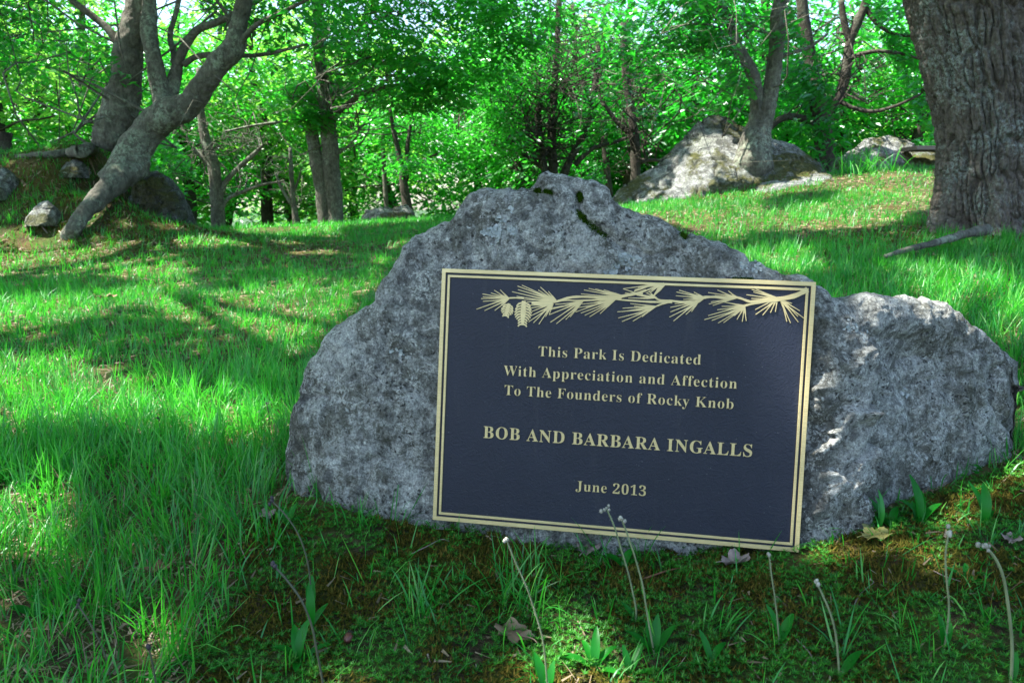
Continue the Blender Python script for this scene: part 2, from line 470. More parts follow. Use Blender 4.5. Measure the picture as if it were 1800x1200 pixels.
# ------------------------------------------------------------------ slab shaped rocks
def slab_rock(top, ncol, Yc, Ft, Bt, bottomz, rows=(150, 40), pf=7, pb=2.6, disp=None, endp=6, endk=.5):
    """top: silhouette (px,py) left to right; Yc(px, z) depth of its centre plane"""
    top = np.array(top, float)
    t = .5 - .5 * np.cos(np.linspace(0, np.pi, ncol))
    t = .35 * t + .65 * np.linspace(0, 1, ncol)
    xs = top[0, 0] + (top[-1, 0] - top[0, 0]) * t
    tp = np.interp(xs, top[:, 0], top[:, 1])
    zt = np.zeros(ncol) + .5
    for _ in range(12):
        Y = Yc(xs, zt); p = P(xs, tp, Y); zt = p[:, 2]
    X0 = p[:, 0]
    zb = bottomz(xs)
    e = np.abs(2 * t - 1)
    ez = np.maximum(1 - e ** endp, 0) ** endk
    nf, nb = rows
    s = 1 - (1 - np.linspace(0, 1, nf)) ** 1.6
    cols = []
    for (ss, sign, T, p_) in ((s, -1, Ft, pf), (1 - (np.linspace(0, 1, nb)[1:]) ** 1.2, 1, Bt, pb)):
        z = zb[None] + (zt - zb)[None] * ss[:, None]
        th = T * ez[None] * (1 - np.clip(ss, 0, 1)[:, None] ** p_) ** (1 / p_ * 2)
        Yv = Yc(np.broadcast_to(xs, z.shape), z) + sign * th
        xw = X0[None] + 0 * z
        cols.append(np.stack([xw, Yv, z], -1))
    V = np.concatenate(cols, 0)           # rows x ncol
    R_, C_ = V.shape[:2]
    # keep the columns on their pixel lines as depth changes with height
    n = np.cross(np.gradient(V, axis=1), np.gradient(V, axis=0)); n /= np.linalg.norm(n, axis=-1)[..., None] + 1e-9
    n = n * np.where(n[nf // 2, C_ // 2, 1] < 0, 1, -1)
    if disp is not None: V = V + n * disp(V, n)[..., None]
    i = np.arange(R_ - 1)[:, None] * C_; j = np.arange(C_ - 1)[None]
    f = np.stack([i + j, i + j + 1, i + C_ + j + 1, i + C_ + j], -1).reshape(-1, 4)
    return V.reshape(-1, 3), [f]

TOP = [(512,862),(514,820),(518,770),(525,715),(535,668),(546,630),(560,606),(590,578),(615,562),(650,540),(680,495),(706,448),(722,412),(745,400),(775,390),(800,372),(830,344),(862,330),(900,328),(928,325),(945,312),(962,304),(990,306),(1010,315),(1040,322),(1060,332),(1072,352),(1088,370),(1110,376),(1150,383),(1180,393),(1205,410),(1228,420),(1262,428),(1290,440),(1318,458),(1345,474),(1375,486),(1400,484),(1425,490),(1445,503),(1456,522),(1472,528),(1500,525),(1512,519),(1530,524),(1575,526),(1640,530),(1660,536),(1690,562),(1725,588),(1760,612),(1788,638),(1797,680),(1798,720),(1797,780)]
def rockY(px, z):
    # plane of the plaque's back, carried on to both sides; the right end swings away
    back = .022
    o = PO - PN * back
    # x from the pixel: solve plane for given px and z approximately
    u = (px - 900) / F
    # point = (u*k, k*dy, ..); use Y from plane equation n.(p-o)=0 with x ~ u*Y*1.03
    c = u * 1.03
    Y = (PN[0] * o[0] + PN[1] * o[1] + PN[2] * o[2] - PN[2] * z) / (PN[0] * c + PN[1])
    r = np.maximum(px - 1425, 0) / 375.0
    l = np.maximum(700 - px, 0) / 200.0
    return Y + .27 * r ** 1.15 + .05 * l ** 2 + .036

def poly_dist(x, y, line):
    best = np.full(np.shape(x), 1e9); side = np.zeros(np.shape(x))
    for (x0, y0), (x1, y1) in zip(line[:-1], line[1:]):
        dx, dy = x1 - x0, y1 - y0; L = dx * dx + dy * dy
        t = np.clip(((x - x0) * dx + (y - y0) * dy) / L, 0, 1)
        d = np.hypot(x - x0 - t * dx, y - y0 - t * dy)
        s_ = (x - x0) * dy - (y - y0) * dx
        m = d < best
        best = np.where(m, d, best); side = np.where(m, s_, side)
    return best, np.sign(side)

def rock_disp(V, n):
    px, py = proj(V)
    front = V[..., 1] < rockY(px, V[..., 2]) + .01
    V2 = V + .03 * np.stack([fbm(V * 9, 3, 16), fbm(V * 9, 3, 17), fbm(V * 9, 3, 18)], -1)
    crease = np.minimum(np.abs(vnoise(V2 * 9, 14)) * 4, 1); crease2 = np.minimum(np.abs(vnoise(V2 * 21, 15)) * 4, 1)
    d = .016 * fbm(V * 5.5, 4, 11) + .007 * fbm(V * 22, 4, 12, .6) + .0035 * fbm(V * 70, 3, 13, .7) + .007 * crease + .004 * crease2 - .006
    jag = 26 * fbm(V * 20, 4, 21, .65)
    jx, jy = px + jag, py + 26 * fbm(V * 20, 4, 22, .65)
    on = front * 1.0
    # ledges on the right block: stone below / right of the line stands proud, its top catches the sun
    for line, amp, fade in (([(1418,672),(1452,640),(1482,606),(1512,600)], .019, 60), ([(1415,790),(1440,755),(1470,716),(1492,704),(1514,712)], .027, 80),
                            ([(1422,560),(1450,556),(1475,560)], .014, 50), ([(1425,880),(1450,840),(1470,820)], .014, 60)):
        dist, side = poly_dist(jx, jy, line)
        sd = dist * np.where(side < 0, 1, -1)     # positive below the line
        d = d + on * amp * sstep(-3, 9, sd) * np.exp(-np.maximum(sd, 0) / fade) * np.exp(-(np.maximum(0, np.abs(jx - np.mean([q[0] for q in line])) - 45) / 25) ** 2)
    # right edge of the broken ridge
    d = d - on * .020 * sstep(1508, 1530, jx) * sstep(560, 620, py) + on * .012 * sstep(1408, 1500, jx) * (1 - sstep(1508, 1528, jx)) * sstep(540, 600, py)
    # vertical flutes on the right block
    d = d + on * sstep(1500, 1560, px) * (.010 * fbm(V * np.array([26, 26, 4.0]), 3, 41))
    # cracks
    for line, w, a in (([(1015,338),(1018,368),(1035,392),(1072,415),(1100,440)], 7, .014), ([(905,330),(945,333),(975,345)], 5, .008),
                       ([(1080,378),(1090,420),(1140,446)], 4, .007), ([(1195,400),(1210,420)], 6, .008), ([(1690,600),(1655,700),(1640,800)], 5, .007), ([(1770,640),(1752,700),(1790,760)], 6, .012)):
        dist, side = poly_dist(px + jag * .3, py + jag * .3, line)
        d = d - on * a * np.exp(-(dist / w) ** 2)
    # flatter behind the plaque
    under = sstep(750, 775, px) * (1 - sstep(1405, 1425, px)) * sstep(465, 480, py) * on
    d = np.where(under > 0, d * (1 - under) + np.minimum(d, .005) * under, d)
    return d

rv, rf = slab_rock(TOP, 380, rockY, .036, .30, lambda x: np.full(np.shape(x), -.12), rows=(250, 50), pf=10, disp=rock_disp, endp=14, endk=.5)
rock_root = thing('memorial_boulder', 'large grey lichen-spotted boulder that carries the dedication plaque', 'boulder', (.13, 1.35, .05))
rock_body = part('stone', rv, rf, M['rock'], rock_root)
rock_bvh = BVHTree.FromPolygons([tuple(v) for v in rv.tolist()], [tuple(q) for q in rf[0].tolist()])
def on_rock(px, py):
    o = Vector((0, 0, CZ)); d = Vector(P(px, py, 1.0)) - o
    h = rock_bvh.ray_cast(o, d.normalized())
    return (np.array(h[0]), np.array(h[1]) * (1 if h[1].dot(d) < 0 else -1)) if h[0] else None

# moss cushions in the cracks
def moss_cushion(line, w):
    A = Acc()
    for k in range(int(260 * w)):
        s = rng.random() * (len(line) - 1); i = int(s); t = s - i
        x = line[i][0] * (1 - t) + line[i + 1][0] * t + rng.normal(0, 2.6 * w); y = line[i][1] * (1 - t) + line[i + 1][1] * t + rng.normal(0, 2.6 * w)
        h = on_rock(x, y)
        if h is None: continue
        p, n = h
        for q in range(7):
            d = n * .8 + rng.normal(0, .5, 3) + np.array([0, 0, .3]); d /= np.linalg.norm(d)
            s_ = np.cross(d, rng.normal(size=3)); s_ /= np.linalg.norm(s_)
            b = p + rng.normal(0, .0012, 3) - n * .001; L = rng.uniform(.002, .005)
            A.add([b - s_ * .0009, b + s_ * .0009, b + d * L], [[0, 1, 2]])
    if A.n:
        v, f = A.get(); part('moss_cushion', v, f, M['cushion'], rock_root, smooth=False, kind='stuff')
for ln, w in (([(1019,342),(1020,351)], 1.0), ([(1017,372),(1024,384),(1040,398),(1066,415)], 1.15), ([(1201,411),(1203,417)], .9), ([(958,336),(970,338)], .6), ([(1290,490),(1322,493)], .6), ([(942,335),(950,336)], .7)):
    moss_cushion(ln, w)

# leafy pale lichen rosettes: thin lobed flakes on the stone
def lichen(cx, cy, rx, ry, n, label=None):
    A = Acc()
    for k in range(n):
        r = rng.random() ** .6; a = rng.random() * 6.283
        x, y = cx + rx * r * math.cos(a), cy + ry * r * math.sin(a)
        if vnoise(np.array([x / 12, y / 12, 3.3]), 5) < .0: continue
        h = on_rock(x, y)
        if h is None: continue
        p, nn = h
        t1 = np.cross(nn, rng.normal(size=3)); t1 /= np.linalg.norm(t1); t2 = np.cross(nn, t1)
        R = rng.uniform(.0015, .0045); m = 8
        th = np.arange(m) / m * 6.283
        rr = R * rng.uniform(.55, 1.15, m)
        ring = p + nn * (.0018 + rng.uniform(0, .0022, m))[:, None] + (t1 * np.cos(th)[:, None] + t2 * np.sin(th)[:, None]) * rr[:, None]
        A.add(np.vstack([p + nn * .0012, ring]), [[0, 1 + i, 1 + (i + 1) % m] for i in range(m)])
    v, f = A.get(); return part('lichen_rosette', v, f, M['lichen'], rock_root, smooth=True, kind='stuff')
_N = NT('leafy_lichen'); _isl = _N.n('ShaderNodeNewGeometry').outputs['Random Per Island']
_N.principled(_N.ramp(_isl, [(0, (.26, .30, .30)), (1, (.44, .47, .45))]), .9, _N.bump(_N.noise(400, 3), .5, .002), spec=.2); M['lichen'] = _N.m
lichen(885, 375, 16, 16, 90); lichen(862, 410, 22, 20, 170); lichen(905, 402, 14, 12, 50); lichen(1100, 462, 30, 14, 150); lichen(1320, 468, 20, 12, 60); lichen(1500, 585, 22, 26, 70)
lichen(700, 620, 14, 12, 24); lichen(1590, 690, 6, 8, 14); lichen(1075, 480, 12, 8, 30)

# ------------------------------------------------------------------ the plaque
def brass_mat():
    N = NT('brushed_brass')
    g = N.noise(900, 3, .6, vec=N.map((.04, 1, 1)))
    col = N.ramp(N.noise(9, 3), [(.35, (.54, .435, .215)), (.65, (.64, .525, .27))])
    col = N.mix(1.0, col, N.ramp(g, [(.3, .82), (.7, 1.12)]), 'MULTIPLY')
    return N.principled(col, .46, N.bump(g, .25, .0006), metal=.55, spec=.5)
def field_mat():
    N = NT('dark_leatherette_bronze')
    w = N.noise(95, 5, .6, dist=2.2); w2 = N.noise(330, 4, .6, dist=1.0)
    col = N.ramp(N.noise(6, 4), [(.3, (.0075, .0105, .022)), (.7, (.0115, .0155, .030))])
    col = N.mix(N.ramp(N.noise(30, 6, .7, vec=N.map((1, .12, 1))), [(.56, 0), (.75, .16)]), col, (.09, .09, .085))
    sp = N.ramp(N.vor(60), [(.035, 1), (.055, 0)])
    col = N.mix(N.math('MULTIPLY', sp, .5), col, (.16, .16, .16))
    return N.principled(col, .47, N.bump(N.math('ADD', w, N.math('MULTIPLY', w2, .4)), .55, .0016), metal=0, spec=.35)
M['brass'] = brass_mat(); M['field'] = field_mat()
N = NT('plaque_edge_metal'); M['edge'] = N.principled((.05, .05, .055), .5, metal=.4)

plaque = thing('plaque', 'dark bronze plaque with brass border, pine branch and dedication lettering on the boulder', 'plaque', PO)
from mathutils import Matrix
plaque.matrix_world = Matrix(((PR[0], PU[0], PN[0], PO[0]), (PR[1], PU[1], PN[1], PO[1]), (PR[2], PU[2], PN[2], PO[2]), (0, 0, 0, 1)))
def lpart(name, v, f, mat, parent=plaque, smooth=False, loc=None, label=None):
    o = link(name, mesh(name, v, f, mat, smooth), parent, loc)
    if label: o['label'] = label
    return o
def boxv(x0, y0, z0, x1, y1, z1, bev=0.0):
    b = bev
    v = [(x0, y0, z0), (x1, y0, z0), (x1, y1, z0), (x0, y1, z0), (x0, y0, z1 - b), (x1, y0, z1 - b), (x1, y1, z1 - b), (x0, y1, z1 - b)]
    f = [[3, 2, 1, 0], [0, 1, 5, 4], [1, 2, 6, 5], [2, 3, 7, 6], [3, 0, 4, 7]]
    if b:
        v += [(x0 + b, y0 + b, z1), (x1 - b, y0 + b, z1), (x1 - b, y1 - b, z1), (x0 + b, y1 - b, z1)]
        f += [[4, 5, 9, 8], [5, 6, 10, 9], [6, 7, 11, 10], [7, 4, 8, 11], [8, 9, 10, 11]]
    else: f += [[4, 5, 6, 7]]
    return np.array(v), np.array(f)
lpart('back_plate', *boxv(.0008, .0008, -.009, PW - .0008, PH - .0008, .0), M['field'])
def frame(name, o, w, z, label):
    x0, y0, x1, y1 = o, o, PW - o, PH - o
    def ring(d, zz): return [(x0 + d, y0 + d, zz), (x1 - d, y0 + d, zz), (x1 - d, y1 - d, zz), (x0 + d, y1 - d, zz)]
    e = .0005
    zb = -.0085 if o == 0 else -.0005
    v = ring(0, zb) + ring(0, z - e) + ring(e, z) + ring(w - e, z) + ring(w, z - e) + ring(w, -.0005)
    f = []
    for k in range(5):
        for i in range(4): f.append([k * 4 + i, k * 4 + (i + 1) % 4, k * 4 + 4 + (i + 1) % 4, k * 4 + 4 + i])
    return lpart(name, v, f, M['brass'], label=label)
frame('border', 0, .0068, .0026, 'broad outer brass border')
frame('border', .0104, .0042, .0022, 'thin inner brass border')

def mchar(c):
    if 'A' <= c <= 'Z': return chr(0x1D400 + ord(c) - 65)
    if 'a' <= c <= 'z': return chr(0x1D41A + ord(c) - 97)
    if '0' <= c <= '9': return chr(0x1D7CE + ord(c) - 48)
    return c
ADV = {" ": 0.278, "0": 0.559, "1": 0.559, "2": 0.559, "3": 0.559, "A": 0.65, "B": 0.659, "D": 0.738, "F": 0.602, "G": 0.756, "I": 0.388, "J": 0.492, "K": 0.76, "L": 0.635, "N": 0.735, "O": 0.782, "P": 0.622, "R": 0.704, "S": 0.581, "T": 0.63, "W": 0.91, "a": 0.512, "b": 0.537, "c": 0.437, "d": 0.551, "e": 0.448, "f": 0.318, "h": 0.567, "i": 0.295, "k": 0.534, "n": 0.567, "o": 0.501, "p": 0.553, "r": 0.428, "s": 0.429, "t": 0.34, "u": 0.558, "y": 0.447, "_H": 0.678}
_gl = {}
def glyph(c, size, thin):
    k = (c, size, thin)
    if k not in _gl:
        cu = bpy.data.curves.new('letter', 'FONT')
        cu.body = mchar(c); cu.size = size; cu.offset = thin; cu.extrude = .0012; cu.bevel_depth = .0001; cu.bevel_resolution = 0
        cu.resolution_u = 4
        cu.materials.append(M['brass'])
        tmp = bpy.data.objects.new('letter', cu); sc.collection.objects.link(tmp)
        me = bpy.data.meshes.new_from_object(tmp.evaluated_get(bpy.context.evaluated_depsgraph_get()))
        me.name = 'letter'
        bpy.data.objects.remove(tmp); bpy.data.curves.remove(cu)
        _gl[k] = me
    return _gl[k]
def line(text, x0, x1, y, cap, thin):
    size = cap / ADV['_H']
    adv = [ADV[c] * size for c in text]
    track = ((x1 - x0) - sum(adv)) / (len(text) - 1)
    root = bpy.data.objects.new('text_line', None); sc.collection.objects.link(root)
    root.parent = plaque; root.location = (x0, y, .0009); root.empty_display_size = .01
    root['label'] = 'raised brass words ' + text
    x = 0
    for c, a in zip(text, adv):
        if c != ' ':
            link('letter', glyph(c, size, thin), root, (x, 0, 0))
        x += a + track
line('This Park Is Dedicated', .1715, .4400, .2948, .0168, -.00030)
line('With Appreciation and Affection', .1145, .4990, .2590, .0168, -.00030)
line('To The Founders of Rocky Knob', .1165, .4955, .2257, .0168, -.00030)
line('BOB AND BARBARA INGALLS', .0830, .5295, .1497, .0200, -.00012)
line('June 2013', .2455, .3635, .0715, .0165, -.00030)

# the raised pine branch: strokes traced on the plaque's own plane
_Hi = None
def _homog():
    img = [(773, 473), (1427, 504), (1402, 979), (761, 915)]; pl = [(0, PH), (PW, PH), (PW, 0), (0, 0)]
    A = []
    for (x, y), (X, Y) in zip(img, pl):
        A += [[x, y, 1, 0, 0, 0, -X * x, -X * y], [0, 0, 0, x, y, 1, -Y * x, -Y * y]]
    return np.append(np.linalg.solve(np.array(A, float), np.array(pl, float).ravel()), 1).reshape(3, 3)
_Hi = _homog()
def onpl(px, py):
    q = _Hi @ np.array([px, py, 1.0]); return q[:2] / q[2]
CR = {'A': (820, 480, 5.806), 'B': (1130, 480, 5.806), 'C': (1080, 490, 11.25)}
def cr(k, p): o = CR[k]; return onpl(o[0] + p[0] / o[2], o[1] + p[1] / o[2])
def strip(A, pts, wid, z=.0021):
    pts = np.asarray(pts, float); wid = np.asarray(wid, float)
    t = np.gradient(pts, axis=0); t /= np.linalg.norm(t, axis=1)[:, None] + 1e-9
    n = np.stack([-t[:, 1], t[:, 0]], -1) * wid[:, None] / 2
    z = z + rng.uniform(-.00025, .00012)
    a, b = pts + n, pts - n; k = len(pts)
    v = np.vstack([np.c_[a, np.full(k, z)], np.c_[b, np.full(k, z)], np.c_[a + n * .15, np.zeros(k) - .0004], np.c_[b - n * .15, np.zeros(k) - .0004]])
    i = np.arange(k - 1)
    f = [np.stack([i + 1, i, k + i, k + i + 1], -1), np.stack([i, i + 1, 2 * k + i + 1, 2 * k + i], -1), np.stack([k + i + 1, k + i, 3 * k + i, 3 * k + i + 1], -1)]
    f = [np.vstack(f + [[[0, k, 3 * k, 2 * k], [2 * k - 1, k - 1, 3 * k - 1, 4 * k - 1]]])]
    A.add(v, f)
branch = bpy.data.objects.new('pine_branch', None); sc.collection.objects.link(branch); branch.parent = plaque; branch.empty_display_size = .01
SPR = [('A', (405, 275), [(80,380),(125,272),(145,300),(145,255),(140,225),(225,215),(258,188),(320,185),(162,395),(265,395),(330,330)]),
 ('A', (885, 300), [(540,140),(495,148),(500,185),(440,205),(488,252),(705,190),(728,162),(808,205),(560,285),(590,310)]),
 ('A', (855, 330), [(610,515),(660,525),(715,540),(782,465),(600,380),(640,410),(580,345),(630,455),(820,440)]),
 ('A', (1160, 305), [(832,522),(892,538),(988,495),(1032,470),(818,445),(850,375),(880,340),(775,405),(1085,410)]),
 ('A', (1490, 290), [(1140,432),(1180,455),(1230,470),(1335,440),(1085,420),(1100,378),(1150,340),(1190,375)]),
 ('A', (1560, 262), [(1140,235),(1170,195),(1218,180),(1285,185),(1370,195),(1200,300),(1260,330),(1330,290)]),
 ('C', (860, 165), [(110,250),(340,270),(370,350),(450,330),(640,340),(715,385),(590,330),(520,310),(400,230)]),
 ('C', (745, 430), [(215,435),(345,440),(450,435),(110,250),(150,330),(380,380),(470,400),(560,330),(620,300)]),
 ('C', (745, 610), [(0,705),(20,828),(95,900),(310,895),(490,810),(105,635),(330,600),(255,545),(95,705)]),
 ('C', (1690, 440), [(1215,290),(1160,325),(1150,400),(1300,475),(1505,330),(1340,510)]),
 ('C', (1580, 530), [(1045,630),(1045,720),(1030,820),(1110,900),(1350,775),(1460,720),(1130,555)]),
 ('B', (925, 290), [(630,235),(725,210),(835,220),(640,352),(680,368),(660,330),(700,265)]),
 ('B', (1000, 375), [(595,512),(670,522),(735,548),(790,545),(635,470),(725,412),(770,378),(780,330),(900,475),(925,515),(980,538),(1020,530)]),
 ('B', (1330, 300), [(1020,262),(1072,208),(1115,205),(1070,300),(1110,415),(1115,465),(1187,472),(1265,448),(1315,440),(1090,235)]),
 ('B', (1368, 322), [(1482,355),(1563,432),(1605,508),(1548,548),(1545,490),(1470,555),(1432,540)])]
for key, root_, tips in SPR:
    A = Acc()
    r = cr(key, root_)
    angs = sorted(tips, key=lambda q: math.atan2(q[1] - root_[1], q[0] - root_[0]))
    for q in tips:
        e = cr(key, q); m = (r + e) / 2 + (e - r)[::-1] * np.array([-1, 1]) * rng.uniform(-.02, .05)
        w = .0016
        pts = [r, r * .6 + e * .4 + (m - (r + e) / 2) * .8, m * .5 + (r * .3 + e * .7) * .5 , e]
        strip(A, pts, [w * 1.7, w * 1.35, w * .85, w * .62])
    v, f = A.get(); o = link('needle_spray', mesh('needle_spray', v, f, M['brass'], False), branch)
A = Acc()
for key, ps in (('B', [(1640,215,48),(1500,282,42),(1310,315,40),(1100,330,24),(1045,330,22),(930,290,20),(820,300,16),(700,285,14)]),
                ('B', [(1330,315,22),(1080,355,20),(990,378,24)]),
                ('B', [(577,285,30),(690,280,20),(850,292,18)]),
                ('C', [(1580,528,60),(1320,528,42),(1050,498,34),(830,480,30),(740,425,40)]),
                ('C', [(1780,430,45),(1680,450,60),(1600,510,60),(1480,535,45)]),
                ('C', [(1060,505,45),(880,560,30),(735,615,26)]), ('C', [(1080,518,50),(650,515,36),(0,462,28)]),
                ('A', [(1500,292,22),(1250,268,20),(1050,268,24),(880,312,18)]), ('A', [(1560,262,30),(1490,288,24),(1170,302,16),(980,300,12),(870,318,14)]),
                ('A', [(1540,268,26),(1680,242,24),(1800,205,20)]), ('C', [(0,405,36),(300,348,36),(500,345,50)]), ('A', [(560,275,16),(480,268,14),(400,270,16)]),
                ('A', [(885,302,30),(780,330,40),(640,320,26)]), ('C', [(930,160,60),(840,250,60),(720,390,22)]), ('C', [(700,160,40),(480,250,30),(330,300,24)])):
    pts = np.array([cr(key, q[:2]) for q in ps]); wid = np.array([q[2] / CR[key][2] for q in ps]) * (PW / 650)
    c = catmull(np.c_[pts, wid], 4)
    strip(A, c[:, :2], np.maximum(c[:, 2] * (1 + rng.uniform(-.12, .12, len(c))), .0012), .00235)
v, f = A.get(); link('branch_stem', mesh('branch_stem', v, f, M['brass'], False), branch)
for (x0, y0), (x1, y1), n, w in (((410, 325), (378, 455), 6, 52), ((560, 300), (548, 548), 9, 72)):
    A = Acc()
    a, b = cr('A', (x0, y0)), cr('A', (x1, y1)); k = PW / 650 / 5.806
    strip(A, [a, a * .5 + b * .5, b], [w * .55 * k, w * .75 * k, w * .3 * k], .0021)
    ax = (b - a) / np.linalg.norm(b - a); sd = np.array([-ax[1], ax[0]])
    for i in range(n):
        t = (i + .5) / n; c = a + (b - a) * t
        W = w * k * (.65 + .6 * math.sin(min(1, t * 1.15 + .15) * math.pi))
        for s_ in (-1, 1):
            strip(A, [c, c + sd * s_ * W * .7 + ax * W * .25, c + sd * s_ * W + ax * W * .62], [.0024, .0026, .0018], .0023)
    v, f = A.get(); link('pine_cone', mesh('pine_cone', v, f, M['brass'], False), branch)

# ------------------------------------------------------------------ where the sun is let through (leaves above these areas are cut away)
LITREG = [[(-300,395),(0,395),(760,380),(770,400),(700,450),(640,520),(540,640),(515,770),(380,810),(200,850),(120,950),(0,1010),(-300,1060)],
          [(1090,365),(1330,335),(1650,280),(1660,350),(1590,385),(1540,402),(1330,405),(1290,425),(1200,400),(1100,380)],
          [(1320,450),(1430,430),(1450,485),(1370,492),(1240,428)],
          [(1560,470),(1820,480),(1900,560),(1900,600),(1700,590),(1640,520)],
          [(965,1035),(1040,1030),(1070,1090),(1050,1140),(985,1140),(950,1090)], [(990,1150),(1110,1140),(1110,1230),(980,1230)],
          [(1700,770),(1830,740),(1850,850),(1740,860),(1700,820)], [(1400,930),(1470,925),(1480,960),(1410,985)], [(1510,850),(1560,850),(1600,920),(1530,940)],
          [(1060,150),(1330,180),(1300,250),(1180,330),(1090,345)]]
SHADE = [[(-300,497),(120,485),(250,490),(235,517),(60,526),(-300,535)], [(330,440),(490,436),(545,478),(470,505),(360,520),(335,480)],
         [(500,448),(650,440),(655,485),(560,495)], [(-300,600),(120,572),(240,540),(330,570),(470,595),(545,645),(535,725),(430,695),(300,705),(220,655),(100,625),(-300,630)],
         [(-300,800),(100,762),(340,740),(425,795),(300,835),(180,835),(60,885),(-300,880)], [(150,400),(420,398),(410,418),(160,424)], [(600,398),(780,390),(720,425),(610,420)],
         [(1340,352),(1480,330),(1470,352),(1350,375)]]
# stones and trunks whose lit patches the photograph shows: (point, clear radius)
CLEAR = [(G(1010, 1080), .045), (G(1045, 1170), .05), (G(1755, 805), .05), (G(1425, 950), .03), (G(1550, 930), .03), (P(1450,600,1.15), .055), (P(1470,720,1.14), .075), (P(1440,790,1.13), .05), (P(1550,528,1.3), .10), (P(1680,560,1.4), .05), (P(1440,560,1.15), .04), (P(1030,640,1.2)*0+P(1425,880,1.1), .04),
         (P(1245,225,8.3), .28), (P(1200,260,8.2), .2), (P(1180,310,8.0), .16), (P(1110,340,8.0), .14), (P(160,352,6.2), .16), (P(195,320,6.4), .12), (P(1440,305,8), .2)]

# the front of the plaque boulder stands in leaf shade: these spots on it stay covered
DARK = [h[0] for h in (on_rock(a, b) for a in range(530, 1360, 55) for b in range(330, 960, 55)) if h is not None]

def sunlit(p):
    """for points in the air: does their shadow fall where the photograph shows sun?"""
    t = np.zeros(len(p)); q = p.copy()
    for _ in range(5):
        hz = height(q[:, 0], q[:, 1])
        t = (p[:, 2] - hz) / SUN[2]
        q = p - SUN * t[:, None]
    q[:, 2] = height(q[:, 0], q[:, 1])
    px, py = proj(q)
    jx = 26 * fbm(q * 3.2, 4, 91, .65); jy = 15 * fbm(q * 3.2, 4, 92, .65)
    k = np.clip(3.0 / np.maximum(q[:, 1], .5), .3, 1.4)
    px = px + jx * k; py = py + jy * k
    lit = np.zeros(len(p), bool)
    for r in LITREG: lit |= inpoly(px, py, r)
    for r in SHADE: lit &= ~inpoly(px, py, r)
    # leaves that shade the chosen boulder-front spots are kept
    for c in DARK:
        w = p - c; al = w @ SUN
        lit &= ~((np.linalg.norm(w - al[:, None] * SUN, axis=1) < .06) & (al > .5))
    for c, r in CLEAR:
        w = p - c; al = w @ SUN
        d = np.linalg.norm(w - al[:, None] * SUN, axis=1)
        lit |= (d < r + .035) & (al > 0)
    return lit, q

# ------------------------------------------------------------------ foliage
def leaves(C, n_per, spread, size, flat=.35, droop=.25, wratio=.42, tilt=.45, keep=None, seed=1):
    """sprays of folded pointed leaves round the clump centres C"""
    r = np.random.default_rng(seed)
    N_ = len(C) * n_per
    c = np.repeat(C, n_per, 0)
    az0 = np.repeat(r.uniform(0, 6.283, len(C)), n_per)
    sprsz = np.repeat(r.uniform(.65, 1.25, len(C)), n_per)
    az = az0 + r.normal(0, 1.3, N_)
    rad = spread * sprsz * r.random(N_) ** .6
    dirh = np.stack([np.cos(az), np.sin(az), np.zeros(N_)], -1)
    off = dirh * rad[:, None]; off[:, 2] = -droop * rad ** 2 / spread + r.normal(0, spread * flat, N_) * .5
    b = c + off
    az2 = az + r.normal(0, .6, N_)
    d = np.stack([np.cos(az2), np.sin(az2), -.25 - droop * r.random(N_)], -1); d /= np.linalg.norm(d, axis=1)[:, None]
    up = np.stack([r.normal(0, tilt, N_), r.normal(0, tilt, N_), np.ones(N_)], -1)
    s = np.cross(d, up); s /= np.linalg.norm(s, axis=1)[:, None]
    nn = np.cross(s, d)
    L = size * r.uniform(.6, 1.3, N_); W = L * wratio * r.uniform(.75, 1.2, N_)
    if keep is not None:
        k = keep(b + d * (L * .5)[:, None]); b, d, s, nn, L, W = b[k], d[k], s[k], nn[k], L[k], W[k]
    m = b + d * (L * .45)[:, None]
    v = np.stack([b, m + s * (W / 2)[:, None] + nn * (W * .16)[:, None], b + d * L[:, None] - nn * (L * .08)[:, None], m - s * (W / 2)[:, None] + nn * (W * .16)[:, None]], 1).reshape(-1, 3)
    i = np.arange(len(b)) * 4
    f = np.concatenate([np.stack([i, i + 1, i + 2], -1), np.stack([i, i + 2, i + 3], -1)])
    return v, [f]

def blob_points(c, r, n, seed, gap=.0, gs=1.1):
    g = np.random.default_rng(seed)
    p = g.normal(size=(n * 3, 3)); p /= np.linalg.norm(p, axis=1)[:, None]
    p = p * (g.random(n * 3) ** .42)[:, None] * np.array(r) + np.array(c)
    nz = fbm(p * gs, 2, 55)
    p = p[nz > gap - .25]
    return p[:n]

def bez(a, b, lift, n=7, wob=.08, seed=0):
    g = np.random.default_rng(seed)
    a, b = np.array(a), np.array(b); L = np.linalg.norm(b - a)
    t = np.linspace(0, 1, n)[:, None]
    m = (a + b) / 2 + np.array([0, 0, lift * L])
    p = (1 - t) ** 2 * a + 2 * t * (1 - t) * m + t ** 2 * b
    p[1:-1] += g.normal(0, wob * L / n * 1.6, (n - 2, 3))
    return p

